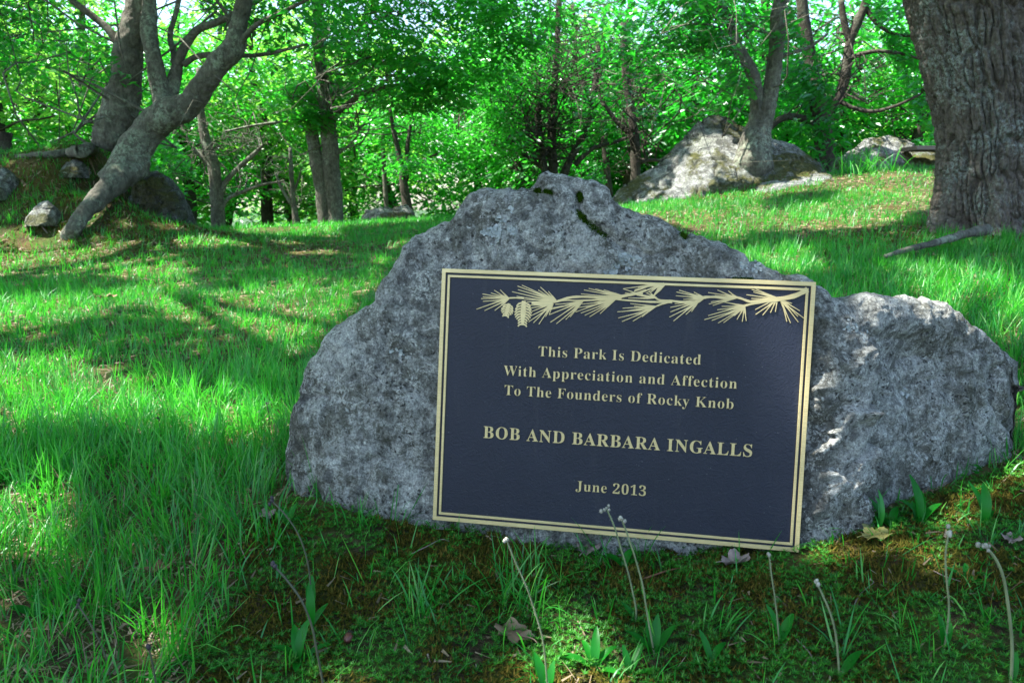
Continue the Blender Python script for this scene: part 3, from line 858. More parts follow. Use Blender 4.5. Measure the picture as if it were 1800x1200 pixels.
def grow(trunk_pts, trunk_r, targets, A, r0=.035, seed=0, twigs=3, n=5):
    """side branches from a trunk line to targets, with finer twigs"""
    g = np.random.default_rng(seed)
    tp = np.array(trunk_pts)
    for k, q in enumerate(targets):
        d = np.linalg.norm(tp[:, :2] - q[:2], axis=1) + 1.2 * np.abs(tp[:, 2] - (q[2] - .35 * np.linalg.norm(tp[:, :2] - q[:2], axis=1)))
        i = int(np.argmin(d[len(tp) // 4:])) + len(tp) // 4
        L = np.linalg.norm(q - tp[i])
        rr = min(r0 * .55 * (.4 + L / 4), np.atleast_1d(trunk_r)[min(i, len(np.atleast_1d(trunk_r)) - 1)] * .6)
        b = bez(tp[i], q, g.uniform(-.05, .18), 8, .5, seed * 99 + k)
        A.add(*tube(catmull(b, 2), np.linspace(rr, rr * .2, 15), n, cap=False))
        for t in range(twigs):
            j = g.integers(3, 8); e = b[j] + g.normal(0, .28 * L + .12, 3) * np.array([1, 1, .45])
            bb = bez(b[j], e, .05, 5, .4, seed * 77 + k * 9 + t)
            A.add(*tube(bb, np.linspace(rr * .4, rr * .12, 5), 4, cap=False))

def PX(lst):
    """[(px,py,Y,radius_px)] -> points, radii"""
    a = np.array(lst, float)
    return np.stack([P(q[0], q[1], q[2]) for q in a]), a[:, 3] * a[:, 2] / F

def limb(root, name, lst, mat, n=14, sub=7, bump=.10, freq=5, seed=0, label=None):
    p, r = PX(lst)
    c = catmull(np.c_[p, r], sub)
    v, f = tube(c[:, :3], np.maximum(c[:, 3], .004), n, bump, freq, seed)
    part(name, v, f, mat, root, label=label)
    return c[:, :3], c[:, 3]

LABEL_CAT = 'tree'
CANOPY = {}

def crown(root, blobs, mat, seed, n_per=16, spread=.26, size=.095, keep=True, name='crown', gs=1.1, gap=0.0, extra=None, wratio=.42):
    C = [blob_points(P(px, py, Y), (rx, ry, rz), n, seed * 31 + k, gap, gs) for k, (px, py, Y, rx, ry, rz, n) in enumerate(blobs)]
    C = np.vstack(C)
    if extra is not None: C = np.vstack([C, extra])
    v, f = leaves(C, n_per, spread, size, seed=seed, keep=(lambda b: ~sunlit(b)[0]) if keep else None, wratio=wratio)
    part(name, v, f, mat, root, smooth=False, kind='stuff')
    return C

# added overhead canopy, out of view: leaf sprays shaped to shade chosen spots
gx, gy = np.meshgrid(np.arange(-7.5, 5.5, .22), np.arange(-.4, 12.5, .22))
q = np.stack([gx.ravel(), gy.ravel()], -1) + rng.uniform(-.1, .1, (gx.size, 2))
q = np.c_[q, height(q[:, 0], q[:, 1])]
q = np.repeat(q, 3, 0) + rng.normal(0, .06, (len(q) * 3, 3)) * np.array([1, 1, 0])
hh = rng.uniform(4.2, 7.0, len(q)) + .12 * q[:, 1]
cc = q + SUN * (hh / SUN[2])[:, None]
lit, _ = sunlit(cc)
CAN = cc[~lit]
_dk = np.repeat(np.array(DARK), 5, 0); _dk = _dk + rng.normal(0, .04, _dk.shape) + SUN * (rng.uniform(4.4, 6.5, len(_dk)) / SUN[2])[:, None]  # extra sprays added up-sun to shade the boulder front
CAN = np.vstack([CAN, _dk[~sunlit(_dk)[0]]])
# keep it above the picture: nothing of it may hang into the frame from where one stands
CAN = CAN[(CAN[:, 2] - CZ - .35) > .30 * CAN[:, 1]]
owners = np.array([[-4.0, 6.9], [3.0, 4.4], [-2.7, 11.0], [2.9, 8.4]])
own = np.argmin(np.linalg.norm(CAN[:, None, :2] - owners[None], axis=2) * np.array([1, .85, 1.3, 1.4]), axis=1)

def shade_canopy_part(root, k, mat, seed, top, rtop):
    C = CAN[own == k]
    if not len(C): return
    v, f = leaves(C, 12, .17, .15, seed=seed, keep=lambda b: ~sunlit(b)[0], wratio=.55, tilt=.3)
    part('shade_canopy', v, f, mat, root, smooth=False, kind='stuff')  # unseen leaves added to cast the leaf shade
    A = Acc(); g = np.random.default_rng(seed)
    T = C[g.choice(len(C), min(26, len(C)), replace=False)]
    for i, t in enumerate(T):
        b = bez(top + g.normal(0, .1, 3), t, .12, 8, .4, seed * 7 + i)
        if sunlit(b[2:])[0].mean() > .34: continue  # unseen limbs are dropped where they would darken sunlit ground
        A.add(*tube(b, np.linspace(rtop * .35, .012, 8), 6, cap=False))
    v, f = A.get(); part('high_limbs', v, f, M['bark'], root, kind='stuff')

# ---- leaning twin tree on the mossy bank, left
b = P(215, 292, 6.7)
t1 = thing('bank_tree', 'old twin-stemmed grey tree with spreading roots on the mossy bank at left', 'tree', b)
a1, r1 = limb(t1, 'stem', [(190,262,6.9,26),(200,232,6.9,30),(212,190,6.9,27),(222,140,6.9,24),(226,90,6.9,23),(238,45,6.9,22),(248,0,6.9,21),(256,-90,6.9,19),(262,-260,6.9,16)], M['bark'], 54, 20, .09, 7, 3, 'upright left stem')
a2, r2 = limb(t1, 'stem', [(196,322,6.5,24),(217,298,6.5,25),(238,262,6.6,27),(268,222,6.65,25),(296,200,6.6,25),(330,186,6.6,20),(360,148,6.55,18),(383,113,6.5,17),(410,84,6.5,17),(420,42,6.5,13),(430,-5,6.5,12.5),(438,-90,6.5,11),(430,-260,6.5,8)], M['bark'], 54, 20, .09, 7, 4, 'leaning right stem, lower part of the fork')
a3, r3 = limb(t1, 'limb', [(270,222,6.66,24),(288,195,6.66,18),(284,168,6.7,15),(275,130,6.7,13.5),(267,90,6.7,12),(262,50,6.75,12),(262,0,6.8,10),(250,-120,6.8,8)], M['bark'], 16, 8, .12, 6, 5)
a4, r4 = limb(t1, 'limb', [(292,200,6.7,15),(300,165,6.75,12.5),(309,128,6.8,10.5),(318,96,6.8,8),(345,55,6.8,6.5),(385,38,6.8,5.5),(440,10,6.8,4.5),(500,-30,6.8,3)], M['bark'], 12, 8, .1, 6, 6)
limb(t1, 'limb', [(310,125,6.8,7),(306,95,6.85,5.5),(299,62,6.9,5),(310,20,6.9,4),(322,-40,6.9,3)], M['bark'], 10, 6, .1, 6, 7)
limb(t1, 'limb', [(322,115,6.8,6),(345,100,6.8,5),(385,96,6.75,4.5),(425,98,6.7,3.8),(470,95,6.6,3.2),(540,78,6.5,2.2)], M['bark'], 8, 6, .1, 6, 8)
limb(t1, 'limb', [(218,92,6.9,9),(190,52,6.9,7),(158,25,6.9,6),(125,0,6.9,5),(80,-40,6.9,4)], M['bark'], 10, 6, .1, 6, 9)
limb(t1, 'limb', [(415,85,6.5,7),(450,45,6.4,4.5),(500,20,6.3,3.5),(560,-10,6.2,2.5)], M['bark'], 8, 6, .1, 6, 10)
limb(t1, 'root', [(232,285,6.6,30),(206,315,6.35,20),(184,338,6.2,16),(165,356,6.08,14),(148,376,5.95,12.5),(127,406,5.86,12.5),(112,440,6.05,12)], M['bark'], 44, 20, .13, 9, 11, 'thick pale root running down the bank like a log')
def ground_root(root, pix, rad, seed, label=None):
    p = np.array([G(*q) for q in pix]); r_ = np.interp(np.linspace(0, 1, len(pix)), [0, 1], rad)
    p[:, 2] += r_ * .15
    c = catmull(np.c_[p, r_], 8); c[:, 2] += .02 * fbm(c[:, :3] * 5, 2, seed)
    v, f = tube(c[:, :3], c[:, 3], 12, .25, 9, seed); part('root', v, f, M['bark'], root, label=label)
ground_root(t1, [(188,262),(160,268),(120,272),(80,276),(30,278)], (.07, .02), 12)
CB = crown(t1, [(90,-10,7.6,1.4,.9,.45,110),(500,20,6.4,.9,.6,.35,60),(330,10,7.6,.9,.8,.35,50),(240,110,6.7,.24,.2,.22,14),(20,60,8.4,1.0,.9,.6,90),(260,-60,7,1.6,1,.5,80)], M['leafC'], 11, 15, .24, .09)
shade_canopy_part(t1, 0, M['leafA'], 21, a1[-1], .35)
A = Acc(); grow(a1, r1, CB[::34], A, .02, 5, 2); grow(a2, r2, CB[4::50], A, .02, 6, 2); v, f = A.get(); part('twigs', v, f, M['bark'], t1, kind='stuff')

# ---- big furrowed oak, right
def build_oak():
    base = P(1735, 400, 4.25)
    root = thing('oak_tree', 'massive oak with deeply furrowed grey bark at the right edge', 'tree', base)
    rows = [(1752,440,4.25,140),(1750,412,4.25,122),(1745,385,4.25,108),(1742,350,4.25,100),(1745,315,4.25,99),(1746,270,4.25,95),(1742,220,4.25,95),(1735,160,4.25,99),(1725,100,4.25,104),(1714,40,4.25,108),(1705,-10,4.25,111),(1690,-120,4.25,116),(1680,-420,4.25,105),(1660,-900,4.3,92),(1640,-1300,4.35,80)]
    p, r = PX(rows); r = r * .85
    c = catmull(np.c_[p, r], 34)
    vis = np.ones(len(c), bool); vis[34 * 11:] = (np.arange(len(c) - 34 * 11) % 5 == 0)
    c = c[vis]
    n = 480
    pts, rad = c[:, :3], c[:, 3]
    th = np.linspace(0, 2 * np.pi, n, endpoint=False)
    zrel = pts[:, 2] - base[2]
    flare = np.exp(-np.maximum(zrel, -.1) / .22)
    lob = 1 + flare[:, None] * (.13 * np.cos(4 * th + .7) + .10 * np.cos(7 * th + 2))[None]
    R = rad[:, None] * lob
    V = pts[:, None] + np.stack([np.cos(th), np.sin(th), np.zeros(n)], -1)[None] * R[..., None]
    S = np.stack([np.broadcast_to(np.cos(th) * .37, R.shape), np.broadcast_to(np.sin(th) * .37, R.shape), np.broadcast_to(pts[:, 2][:, None], R.shape)], -1)
    W = S + .022 * np.stack([fbm(S * 7, 3, 71), fbm(S * 7, 3, 72), 0 * S[..., 0]], -1)
    a = np.abs(vnoise(W * np.array([27, 27, 4.6]), 61)); b_ = np.abs(vnoise(W * np.array([48, 48, 11.0]) + 9, 62)); c_ = np.abs(vnoise(W * np.array([75, 75, 24.0]) + 4, 66))
    g = lambda x, w: 1 - np.exp(-(x / w) ** 2)
    d = .030 * g(a, .14) + .012 * g(b_, .20) + .005 * g(c_, .25) - .030 + .012 * fbm(S * 4, 3, 64) + .008 * fbm(S * 60, 4, 65, .75)
    V = V + np.stack([np.cos(th), np.sin(th), np.zeros(n)], -1)[None] * d[..., None]
    m = len(pts)
    i = np.arange(m - 1)[:, None] * n; j = np.arange(n)[None]
    f = np.stack([i + j, i + (j + 1) % n, i + n + (j + 1) % n, i + n + j], -1).reshape(-1, 4)
    part('trunk', V.reshape(-1, 3), [f], M['oakbark'], root)
    limb(root, 'root', [(1735,404,3.7,9),(1700,410,3.55,8),(1668,420,3.45,7),(1630,430,3.35,5.5),(1590,440,3.28,5),(1556,450,3.2,3.5)], M['bark'], 14, 8, .25, 14, 15, 'thin lichen-crusted surface root running left through the grass')
    # high limbs out of the picture
    for k, (dx, dy, dz) in enumerate(((-1.6, .4, 1.6), (1.4, .8, 1.8), (-.3, -1.2, 1.8), (.2, 1.6, 2.0))):
        a_ = pts[-1 - k * 3]; v, f = tube(bez(a_, a_ + np.array([dx, dy, dz]), .1, 9, .4, k), np.linspace(.2, .1, 9), 12, .1, 4, k)
        part('limb', v, f, M['bark'], root)
    shade_canopy_part(root, 1, M['leafC'], 22, pts[-1] + np.array([0, 0, .8]), .4)
build_oak()

# ---- double-trunked tree, centre left
t2 = thing('double_trunk_tree', 'tree with two trunks grown together and layered bright foliage, left of centre', 'tree', P(578, 398, 11))
c1, q1 = limb(t2, 'trunk', [(572,402,11,12),(569,360,11,12),(563,310,11,12.5),(554,270,11,11),(548,235,11,9),(545,205,11,7)], M['bark'], 16, 7, .1, 5, 31, 'left trunk, broken off short')
c2, q2 = limb(t2, 'trunk', [(590,402,11,14),(588,360,11,14),(583,310,11,15),(580,260,11,14),(576,220,11,12.5),(571,180,11,10),(565,130,11,9),(560,60,11,8),(556,-40,11,7)], M['bark'], 16, 7, .1, 5, 32, 'right trunk')
limb(t2, 'limb', [(583,215,11,6),(597,195,11,5.5),(612,183,10.9,5),(640,164,10.7,4.5),(680,152,10.5,3.5),(730,148,10.3,2.5)], M['bark'], 8, 6, .1, 5, 33)
limb(t2, 'limb', [(570,213,11,3),(530,212,10.8,2.6),(490,215,10.6,2.4),(440,222,10.4,2),(395,232,10.2,1.5)], M['bark'], 6, 6, .1, 5, 34)
CB = crown(t2, [(640,30,10.2,1.9,1.3,.8,290),(470,110,10.6,1.3,1.0,.5,110),(780,110,9.8,1.0,.9,.45,100),(560,150,11.2,.8,.6,.28,60),(540,205,10.7,.4,.4,.16,34),(720,160,10.2,.8,.7,.25,70),(430,200,10.6,.7,.6,.2,40),(850,40,9.8,1.0,.8,.5,120)], M['leafA'], 12, 18, .27, .11, gap=.02)
shade_canopy_part(t2, 2, M['leafA'], 23, c2[-1], .25)
A = Acc(); grow(c2, q2, CB[::26], A, .03, 7); v, f = A.get(); part('twigs', v, f, M['bark'], t2, kind='stuff')

# ---- smaller trees along the crest
def small_tree(name, label, base, stems, blobs, leaf, seed, bark='bark', twn=30, size=.1, spread=.25, gap=.05, npr=15, n=10):
    t = thing(name, label, 'tree', P(*base))
    A = Acc(); lines = []
    for k, s in enumerate(stems):
        c, q_ = limb(t, 'trunk' if k == 0 else 'limb', s, M[bark], n, 6, .12, 5, seed * 10 + k)
        lines.append((c, q_))
    CB = crown(t, blobs, M[leaf], seed, npr, spread, size, gap=gap)
    big = [l for l in lines if l[1].max() > .03][:4] or lines[:1]
    for k, (c, q_) in enumerate(big): grow(c, q_, CB[k::twn], A, .028, seed + k)
    v, f = A.get(); part('twigs', v, f, M[bark], t, kind='stuff')
    return t
small_tree('young_tree', 'slim grey tree with a long limb rising to the right, beside the dark split stone', (384,412,11),
    [[(386,412,11,12),(382,370,11,11.5),(380,330,11,11),(375,290,11,10.5),(366,262,11,9),(358,230,11,8),(352,180,11,6),(350,120,11,5)],
     [(386,345,11,6),(398,318,11,5),(422,292,11,4.5),(445,272,11,4),(462,255,11,3)], [(388,370,11,4),(400,350,11,3.5),(425,338,11,3),(460,325,11,2.5),(500,318,11,1.5)],
     [(372,290,11,6),(355,275,11,5),(340,262,11,4)]],
    [(350,240,10.8,.7,.6,.3,60),(430,245,11.2,.7,.6,.25,50),(310,290,11.8,.5,.5,.4,40),(340,190,11,.6,.6,.3,40)], 'leafA', 13)
small_tree('young_tree', 'thin forked tree between the slim grey tree and the double-trunked tree', (520,398,13),
    [[(522,402,13,6),(518,370,13,5),(514,335,13,4.5),(512,300,13,4),(510,260,13,3)], [(517,365,13,3.5),(503,345,13,3),(492,325,13,2.5),(485,305,13,2)], [(515,340,13,2.5),(524,318,13,2),(530,295,13,1.6)]],
    [(510,270,13,.8,.7,.4,70),(470,320,13.6,.5,.5,.35,40),(540,330,13.8,.4,.4,.3,24)], 'leafB', 14)
small_tree('young_tree', 'straight pole-thin tree just right of the double-trunked tree', (678,372,14),
    [[(680,380,14,4.5),(677,330,14,4),(674,270,14,4),(670,220,14,3.5),(664,160,14,3)]],
    [(670,215,14,.9,.7,.5,90),(640,290,14.5,.4,.4,.35,36),(700,300,14.5,.3,.4,.25,20)], 'leafA', 15)
small_tree('young_tree', 'dark forked tree beside the low grey ledge on the crest', (714,372,13),
    [[(718,384,13,10),(714,350,13,8.5),(710,325,13,7.5),(706,295,13,6),(700,265,13,5),(692,230,13,4),(685,190,13,3)], [(710,325,13,5.5),(717,295,13,4.5),(716,260,13,4),(722,220,13,3)], [(708,305,13,3),(735,285,13,2.5),(770,270,13,1.8)]],
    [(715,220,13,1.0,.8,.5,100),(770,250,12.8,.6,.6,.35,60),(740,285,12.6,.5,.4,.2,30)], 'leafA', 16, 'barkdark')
small_tree('crest_tree', 'many-stemmed dark tree with wide thin branches behind the peak of the plaque boulder', (985,330,14),
    [[(975,345,14,9),(972,290,14,8),(970,240,14,7.5),(972,190,14,7),(976,130,14,6),(980,60,14,5),(984,-20,14,4)],
     [(972,330,14,8),(955,290,14,7),(948,240,14,6.5),(945,180,14,6),(938,110,14,5),(930,40,14,4)],
     [(982,330,14,8),(1000,285,14,6.5),(1022,245,14,6),(1036,205,14,5.5),(1046,150,14,5),(1052,80,14,4)],
     [(976,310,14,5),(940,285,14,4),(900,262,14,3.2),(850,250,14,2.4),(805,238,14,1.8)], [(970,280,14,4),(930,240,14,3.2),(890,215,14,2.6),(840,205,14,1.8)],
     [(1010,290,14,5),(1040,262,14,4),(1080,250,14,3),(1120,235,14,2)], [(972,200,14,4),(930,160,14,3.2),(890,130,14,2.5),(850,115,14,1.8)]],
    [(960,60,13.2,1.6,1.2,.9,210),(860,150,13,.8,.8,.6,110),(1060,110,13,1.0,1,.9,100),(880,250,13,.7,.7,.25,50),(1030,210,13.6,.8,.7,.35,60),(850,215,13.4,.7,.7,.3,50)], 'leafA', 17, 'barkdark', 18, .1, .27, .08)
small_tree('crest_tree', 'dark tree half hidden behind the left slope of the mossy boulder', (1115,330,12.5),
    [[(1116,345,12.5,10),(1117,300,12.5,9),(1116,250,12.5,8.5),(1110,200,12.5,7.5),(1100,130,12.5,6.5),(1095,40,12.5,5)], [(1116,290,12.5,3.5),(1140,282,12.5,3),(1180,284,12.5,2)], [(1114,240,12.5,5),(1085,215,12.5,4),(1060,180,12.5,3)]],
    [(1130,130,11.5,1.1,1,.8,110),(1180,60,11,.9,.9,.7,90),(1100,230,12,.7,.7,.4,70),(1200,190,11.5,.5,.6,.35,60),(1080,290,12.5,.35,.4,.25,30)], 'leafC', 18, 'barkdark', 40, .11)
small_tree('crest_tree', 'straight narrow tree in the gap right of the dark forked tree', (900,350,17),
    [[(1072,345,15,6),(1066,290,15,6),(1062,240,15,5.5),(1058,180,15,5),(1050,90,15,4)]],
    [(1040,270,15.5,.8,.7,.5,70),(1060,180,15,.8,.7,.6,80)], 'leafC', 19, 'barkdark')

# ---- tree on the big mossy boulder
bt = thing('boulder_tree', 'pale forked tree growing out of the right side of the mossy boulder', 'tree', P(1330, 250, 8.4))
d1, e1 = limb(bt, 'trunk', [(1324,345,8.55,24),(1323,315,8.4,30),(1322,290,8.3,32),(1327,258,8.35,27),(1334,228,8.4,21),(1345,195,8.4,15),(1354,160,8.4,13),(1361,120,8.4,12),(1366,70,8.4,12),(1370,25,8.4,12),(1376,-20,8.4,11),(1384,-120,8.4,9)], M['bark'], 34, 14, .12, 5, 41)
d2, e2 = limb(bt, 'stem', [(1332,225,8.4,16),(1330,195,8.4,11),(1329,165,8.4,10),(1325,135,8.4,9.5),(1314,112,8.4,9),(1301,92,8.4,8.5),(1291,75,8.4,7.5),(1286,50,8.4,6.5),(1275,20,8.4,6),(1263,-10,8.4,5.5),(1255,-80,8.4,4)], M['bark'], 16, 8, .12, 6, 42)
limb(bt, 'limb', [(1330,160,8.4,5),(1312,148,8.4,4.5),(1298,140,8.35,4),(1285,132,8.3,3)], M['bark'], 8, 6, .1, 5, 43)
limb(bt, 'limb', [(1292,75,8.4,3),(1270,55,8.3,2.6),(1235,42,8.2,2.2),(1180,48,8.1,1.6)], M['bark'], 7, 6, .1, 5, 44)
limb(bt, 'limb', [(1360,110,8.4,4),(1385,95,8.4,3.5),(1420,85,8.4,3),(1455,60,8.4,2)], M['bark'], 7, 6, .1, 5, 45)
0 and limb(bt, 'root', [(1325,262,8.3,18),(1305,285,8.15,11),(1292,310,8.0,7),(1288,335,7.9,4)], M['bark'], 10, 6, .15, 5, 46)
0 and limb(bt, 'root', [(1340,255,8.3,18),(1365,272,8.2,11),(1392,290,8.15,8),(1425,305,8.1,5)], M['bark'], 10, 6, .15, 5, 47)
CB = crown(bt, [(1200,40,7.6,.8,.7,.45,90),(1150,110,7.8,.55,.5,.3,40),(1260,150,8.0,.35,.35,.3,40),(1300,-10,8,.9,.8,.4,100),(1410,20,8.2,.6,.6,.35,70),(1250,90,7.8,.4,.4,.25,50)], M['leafC'], 24, 16, .24, .10)
A = Acc(); grow(d2, e2, CB[::34], A, .02, 8, 2); grow(d1, e1, CB[5::50], A, .02, 9, 2); v, f = A.get(); part('twigs', v, f, M['bark'], bt, kind='stuff')
shade_canopy_part(bt, 3, M['leafA'], 25, d1[-1], .2)

small_tree('shaded_tree', 'thick dark tree with a low arching limb behind the mossy mound', (1452,300,9.6),
    [[(1452,310,9.6,18),(1451,270,9.6,16),(1446,230,9.6,16),(1440,190,9.6,15),(1430,145,9.6,13),(1422,95,9.6,11),(1414,45,9.6,10),(1408,-10,9.6,9),(1400,-80,9.6,7)],
     [(1448,232,9.6,9),(1428,216,9.6,7),(1408,208,9.6,6.5),(1388,205,9.5,6),(1368,212,9.4,5.5),(1352,228,9.3,4)],
     [(1446,205,9.6,10),(1466,180,9.6,9),(1482,150,9.6,8.5),(1488,115,9.6,8.5),(1494,75,9.6,8),(1505,45,9.6,8),(1520,10,9.6,7.5),(1535,-40,9.6,6)],
     [(1494,75,9.6,6),(1484,40,9.6,5.5),(1478,0,9.6,5)], [(1488,105,9.6,4),(1515,95,9.5,3.6),(1545,90,9.4,3.2),(1585,95,9.3,2.6),(1630,108,9.2,2)],
     [(1470,175,9.6,4),(1500,190,9.5,3.5),(1535,196,9.4,3),(1575,186,9.3,2.5),(1620,165,9.2,2)], [(1520,12,9.6,4),(1545,45,9.5,3.2),(1580,62,9.4,2.6),(1625,62,9.3,2)],
     [(1420,85,9.6,4.5),(1400,60,9.6,4),(1388,20,9.6,3.5)]],
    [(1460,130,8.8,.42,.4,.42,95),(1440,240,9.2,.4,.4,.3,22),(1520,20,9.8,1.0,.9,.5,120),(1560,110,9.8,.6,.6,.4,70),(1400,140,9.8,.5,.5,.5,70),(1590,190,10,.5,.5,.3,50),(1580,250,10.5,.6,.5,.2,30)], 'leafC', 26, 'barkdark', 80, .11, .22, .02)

# ---- woodland beyond the crest: three kinds of tree, each copied with its parts
def wood_proto(label, leaf, seed, Hh, blobs, bark='barkdark'):
    t = thing('woodland_tree', label, 'tree', (0, 0, 0), 'trees of the wood beyond the crest')
    g = np.random.default_rng(seed)
    tr = catmull(np.array([[0, 0, -.6], [.1, .05, Hh * .2], [.0, .12, Hh * .45], [.15, .0, Hh * .7], [.1, .1, Hh * .95]]) + g.normal(0, .08, (5, 3)) * np.array([1, 1, 0]), 5)
    v, f = tube(tr, np.linspace(.17, .04, len(tr)), 8, .1, 4, seed)
    part('trunk', v, f, M[bark], t)
    C = np.vstack([blob_points(c, r, n, seed * 7 + k, .02, .8) for k, (c, r, n) in enumerate(blobs)])
    v, f = leaves(C, 15, .42, .17, seed=seed, wratio=.46, tilt=.5)
    part('crown', v, f, M[leaf], t, smooth=False, kind='stuff')
    A = Acc(); grow(tr, np.linspace(.17, .04, len(tr)), C[::20], A, .05, seed, 2, 4); v, f = A.get(); part('branches', v, f, M[bark], t, kind='stuff')
    return t
protos = [wood_proto('bright green woodland tree', 'leafA', 51, 5.6, [((0, 0, 3.3), (2.3, 2.3, 2.2), 260), ((.9, -.6, 1.5), (1.5, 1.4, .8), 36)]),
          wood_proto('yellow-green woodland tree', 'leafB', 52, 6.2, [((.2, 0, 3.7), (2.6, 2.5, 2.5), 300), ((-1, .4, 1.8), (1.5, 1.4, .9), 36)]),
          wood_proto('dark green woodland tree', 'leafC', 53, 5.5, [((0, .2, 3.2), (2.2, 2.2, 2.3), 270), ((-.6, -.8, 1.4), (1.4, 1.2, .8), 36)])]
def dup(o, parent=None):
    c = o.copy(); sc.collection.objects.link(c); c.parent = parent
    for ch in o.children: dup(ch, c)
    return c
WOOD = [(-60,15.5,1),(40,12.5,1),(110,17,1),(190,14.5,0),(265,18,1),(330,16,0),(400,20,0),(475,17.5,1),(530,21,0),(600,17,1),(630,22,1),(690,18.5,0),(835,21,0),(865,23,1),(905,17.5,0),
        (960,20,0),(1015,18,2),(1060,22,1),(1105,16.5,2),(1160,19,2),(1210,16,0),(1265,18,0),(1310,14,2),(1370,17,0),(1420,20,1),(1480,15.5,0),(1540,17,1),(1600,14.5,0),(1660,18,1),(1740,16,0),(1850,15,2),
        (0,22,0),(150,25,1),(300,26,0),(560,31,1),(990,30,0),(1280,27,0),(1450,28,1),(1600,27,0),(1750,24,1),(-150,19,0),(-260,14,1),(1960,19,0),(2050,14,0),(-480,15,1),(-700,13,0),(-1000,12,1),(-350,20,2),(2260,15,1),(2500,13,0),(2850,12,1),(2150,20,2)]
desc = {0: 'bright green', 1: 'yellow-green', 2: 'dark green'}
spot = lambda x: 'beyond the left edge' if x < -270 else 'beyond the right edge' if x > 2100 else 'at the far left' if x < 120 else 'behind the twin-stemmed tree' if x < 330 else 'behind the slim grey tree' if x < 480 else 'behind the double-trunked tree' if x < 660 else 'behind the low ledge' if x < 830 else 'behind the plaque boulder' if x < 1080 else 'behind the mossy boulder' if x < 1340 else 'behind the dark arching tree' if x < 1530 else 'behind the oak'
used = {}
for k, (px, Y, kind) in enumerate(WOOD):
    o = protos[kind] if kind not in used else dup(protos[kind])
    x = (px - 900) / F * Y
    zz = float(height(x, Y))
    o.location = (x, Y, zz + (.3 if Y < 18 else 0)); o.rotation_euler = (0, 0, rng.uniform(0, 6.28)); s = rng.uniform(.85, 1.2) * (1 if Y < 20 else 1.25); o.scale = (s, s, s)
    used[kind] = 1
    row = 'nearer' if Y < 18 else 'middle' if Y < 24 else 'farther'
    same = sorted(q[0] for q in WOOD if q[2] == kind and spot(q[0]) == spot(px) and ('nearer' if q[1] < 18 else 'middle' if q[1] < 24 else 'farther') == row)
    which = '' if len(same) == 1 else ['left one', 'right one'][same.index(px)] + ', ' if len(same) == 2 else ['leftmost', 'second from left', 'third from left', 'fourth from left', 'fifth from left'][same.index(px)] + ', '
    o['label'] = f'{desc[kind]} woodland tree {spot(px)}, {which}{row} row'

# ------------------------------------------------------------------ other boulders
def generic_disp(a1=.06, a2=.02, f1=2.0, f2=9.0, seed=0, str_=(1, 1, 1)):
    S = np.array(str_)
    return lambda V, n: a1 * fbm(V * f1 * S, 4, seed) + a2 * fbm(V * f2 * S, 4, seed + 5) - a2 * .8 * (np.abs(vnoise(V * f2 * .6 * S, seed + 9)) < .06)

bb = thing('mossy_boulder', 'large pale lichen-covered boulder with a pointed top and a tree on its right side', 'boulder', P(1240, 350, 8.2))
v, f = slab_rock([(1070,362),(1078,345),(1092,330),(1108,322),(1125,308),(1150,290),(1180,262),(1205,236),(1228,212),(1245,203),(1262,202),(1280,207),(1298,219),(1316,232),(1340,240),(1365,246),(1390,254),(1415,270),(1438,290),(1455,305)],
                 170, lambda px, z: 8.45 + 0 * px - .0 * z + .35 * (z - .6), .62, .9, lambda x: np.interp(x, [1070, 1300, 1460], [.35, .45, .75]), (110, 30), 1.7, 2.0,
                 generic_disp(.05, .035, 1.8, 8, 81, (1, 1, .7)), 5, .5)
part('stone', v, f, M['boulder'], bb)

def ledge(name, label, top, Y, ft, bt, zb, mat, seed, cat='rock', lean=.3, pf=2.2, a=(.03, .015), f_=(4, 16), rows=(50, 16), nc=90, ep=6):
    t = thing(name, label, cat, P(np.mean([q[0] for q in top]), max(q[1] for q in top), Y))
    v, f = slab_rock(top, nc, lambda px, z: Y + lean * (z - zb) + 0 * px, ft, bt, lambda x: np.full(np.shape(x), zb), rows, pf, 2.2, generic_disp(a[0], a[1], f_[0], f_[1], seed), ep, .5)
    part('stone', v, f, M[mat], t)
    return t
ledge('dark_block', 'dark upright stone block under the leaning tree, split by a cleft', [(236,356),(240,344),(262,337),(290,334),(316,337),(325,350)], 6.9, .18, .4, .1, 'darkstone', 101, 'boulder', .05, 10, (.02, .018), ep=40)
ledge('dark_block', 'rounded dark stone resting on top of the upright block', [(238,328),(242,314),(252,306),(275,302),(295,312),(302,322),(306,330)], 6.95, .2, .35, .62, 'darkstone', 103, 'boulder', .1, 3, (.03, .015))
ledge('ledge_rock', 'low pale grey ledge of stone on the crest beneath the dark forked tree', [(636,384),(645,372),(660,366),(678,362),(690,368),(700,361),(715,358),(726,368),(732,386)], 12.3, .3, .5, .2, 'boulder', 105, a=(.05, .03))
ledge('flat_slab', 'thin flat mossy slab lying in the grass right of the mossy boulder', [(1312,334),(1325,326),(1350,319),(1380,312),(1410,307),(1440,304),(1462,307),(1460,316)], 7.7, .35, .4, .66, 'boulder', 107, lean=1.2, pf=2, a=(.02, .01))
ledge('rock_outcrop', 'rough grey outcrop with dead stalks, between the dark tree and the oak', [(1455,305),(1475,285),(1498,262),(1520,246),(1548,240),(1575,243),(1598,250),(1622,262),(1650,275),(1680,285)], 9.2, .6, .8, .8, 'boulder', 109, pf=1.8, a=(.10, .05), f_=(2.5, 9), nc=120)
ledge('bank_stone', 'small grey stone set in the mossy bank left of the pale root', [(55,388),(60,368),(70,358),(84,354),(95,362),(101,376),(100,392)], 6.0, .12, .2, .45, 'boulder', 111, a=(.02, .01))
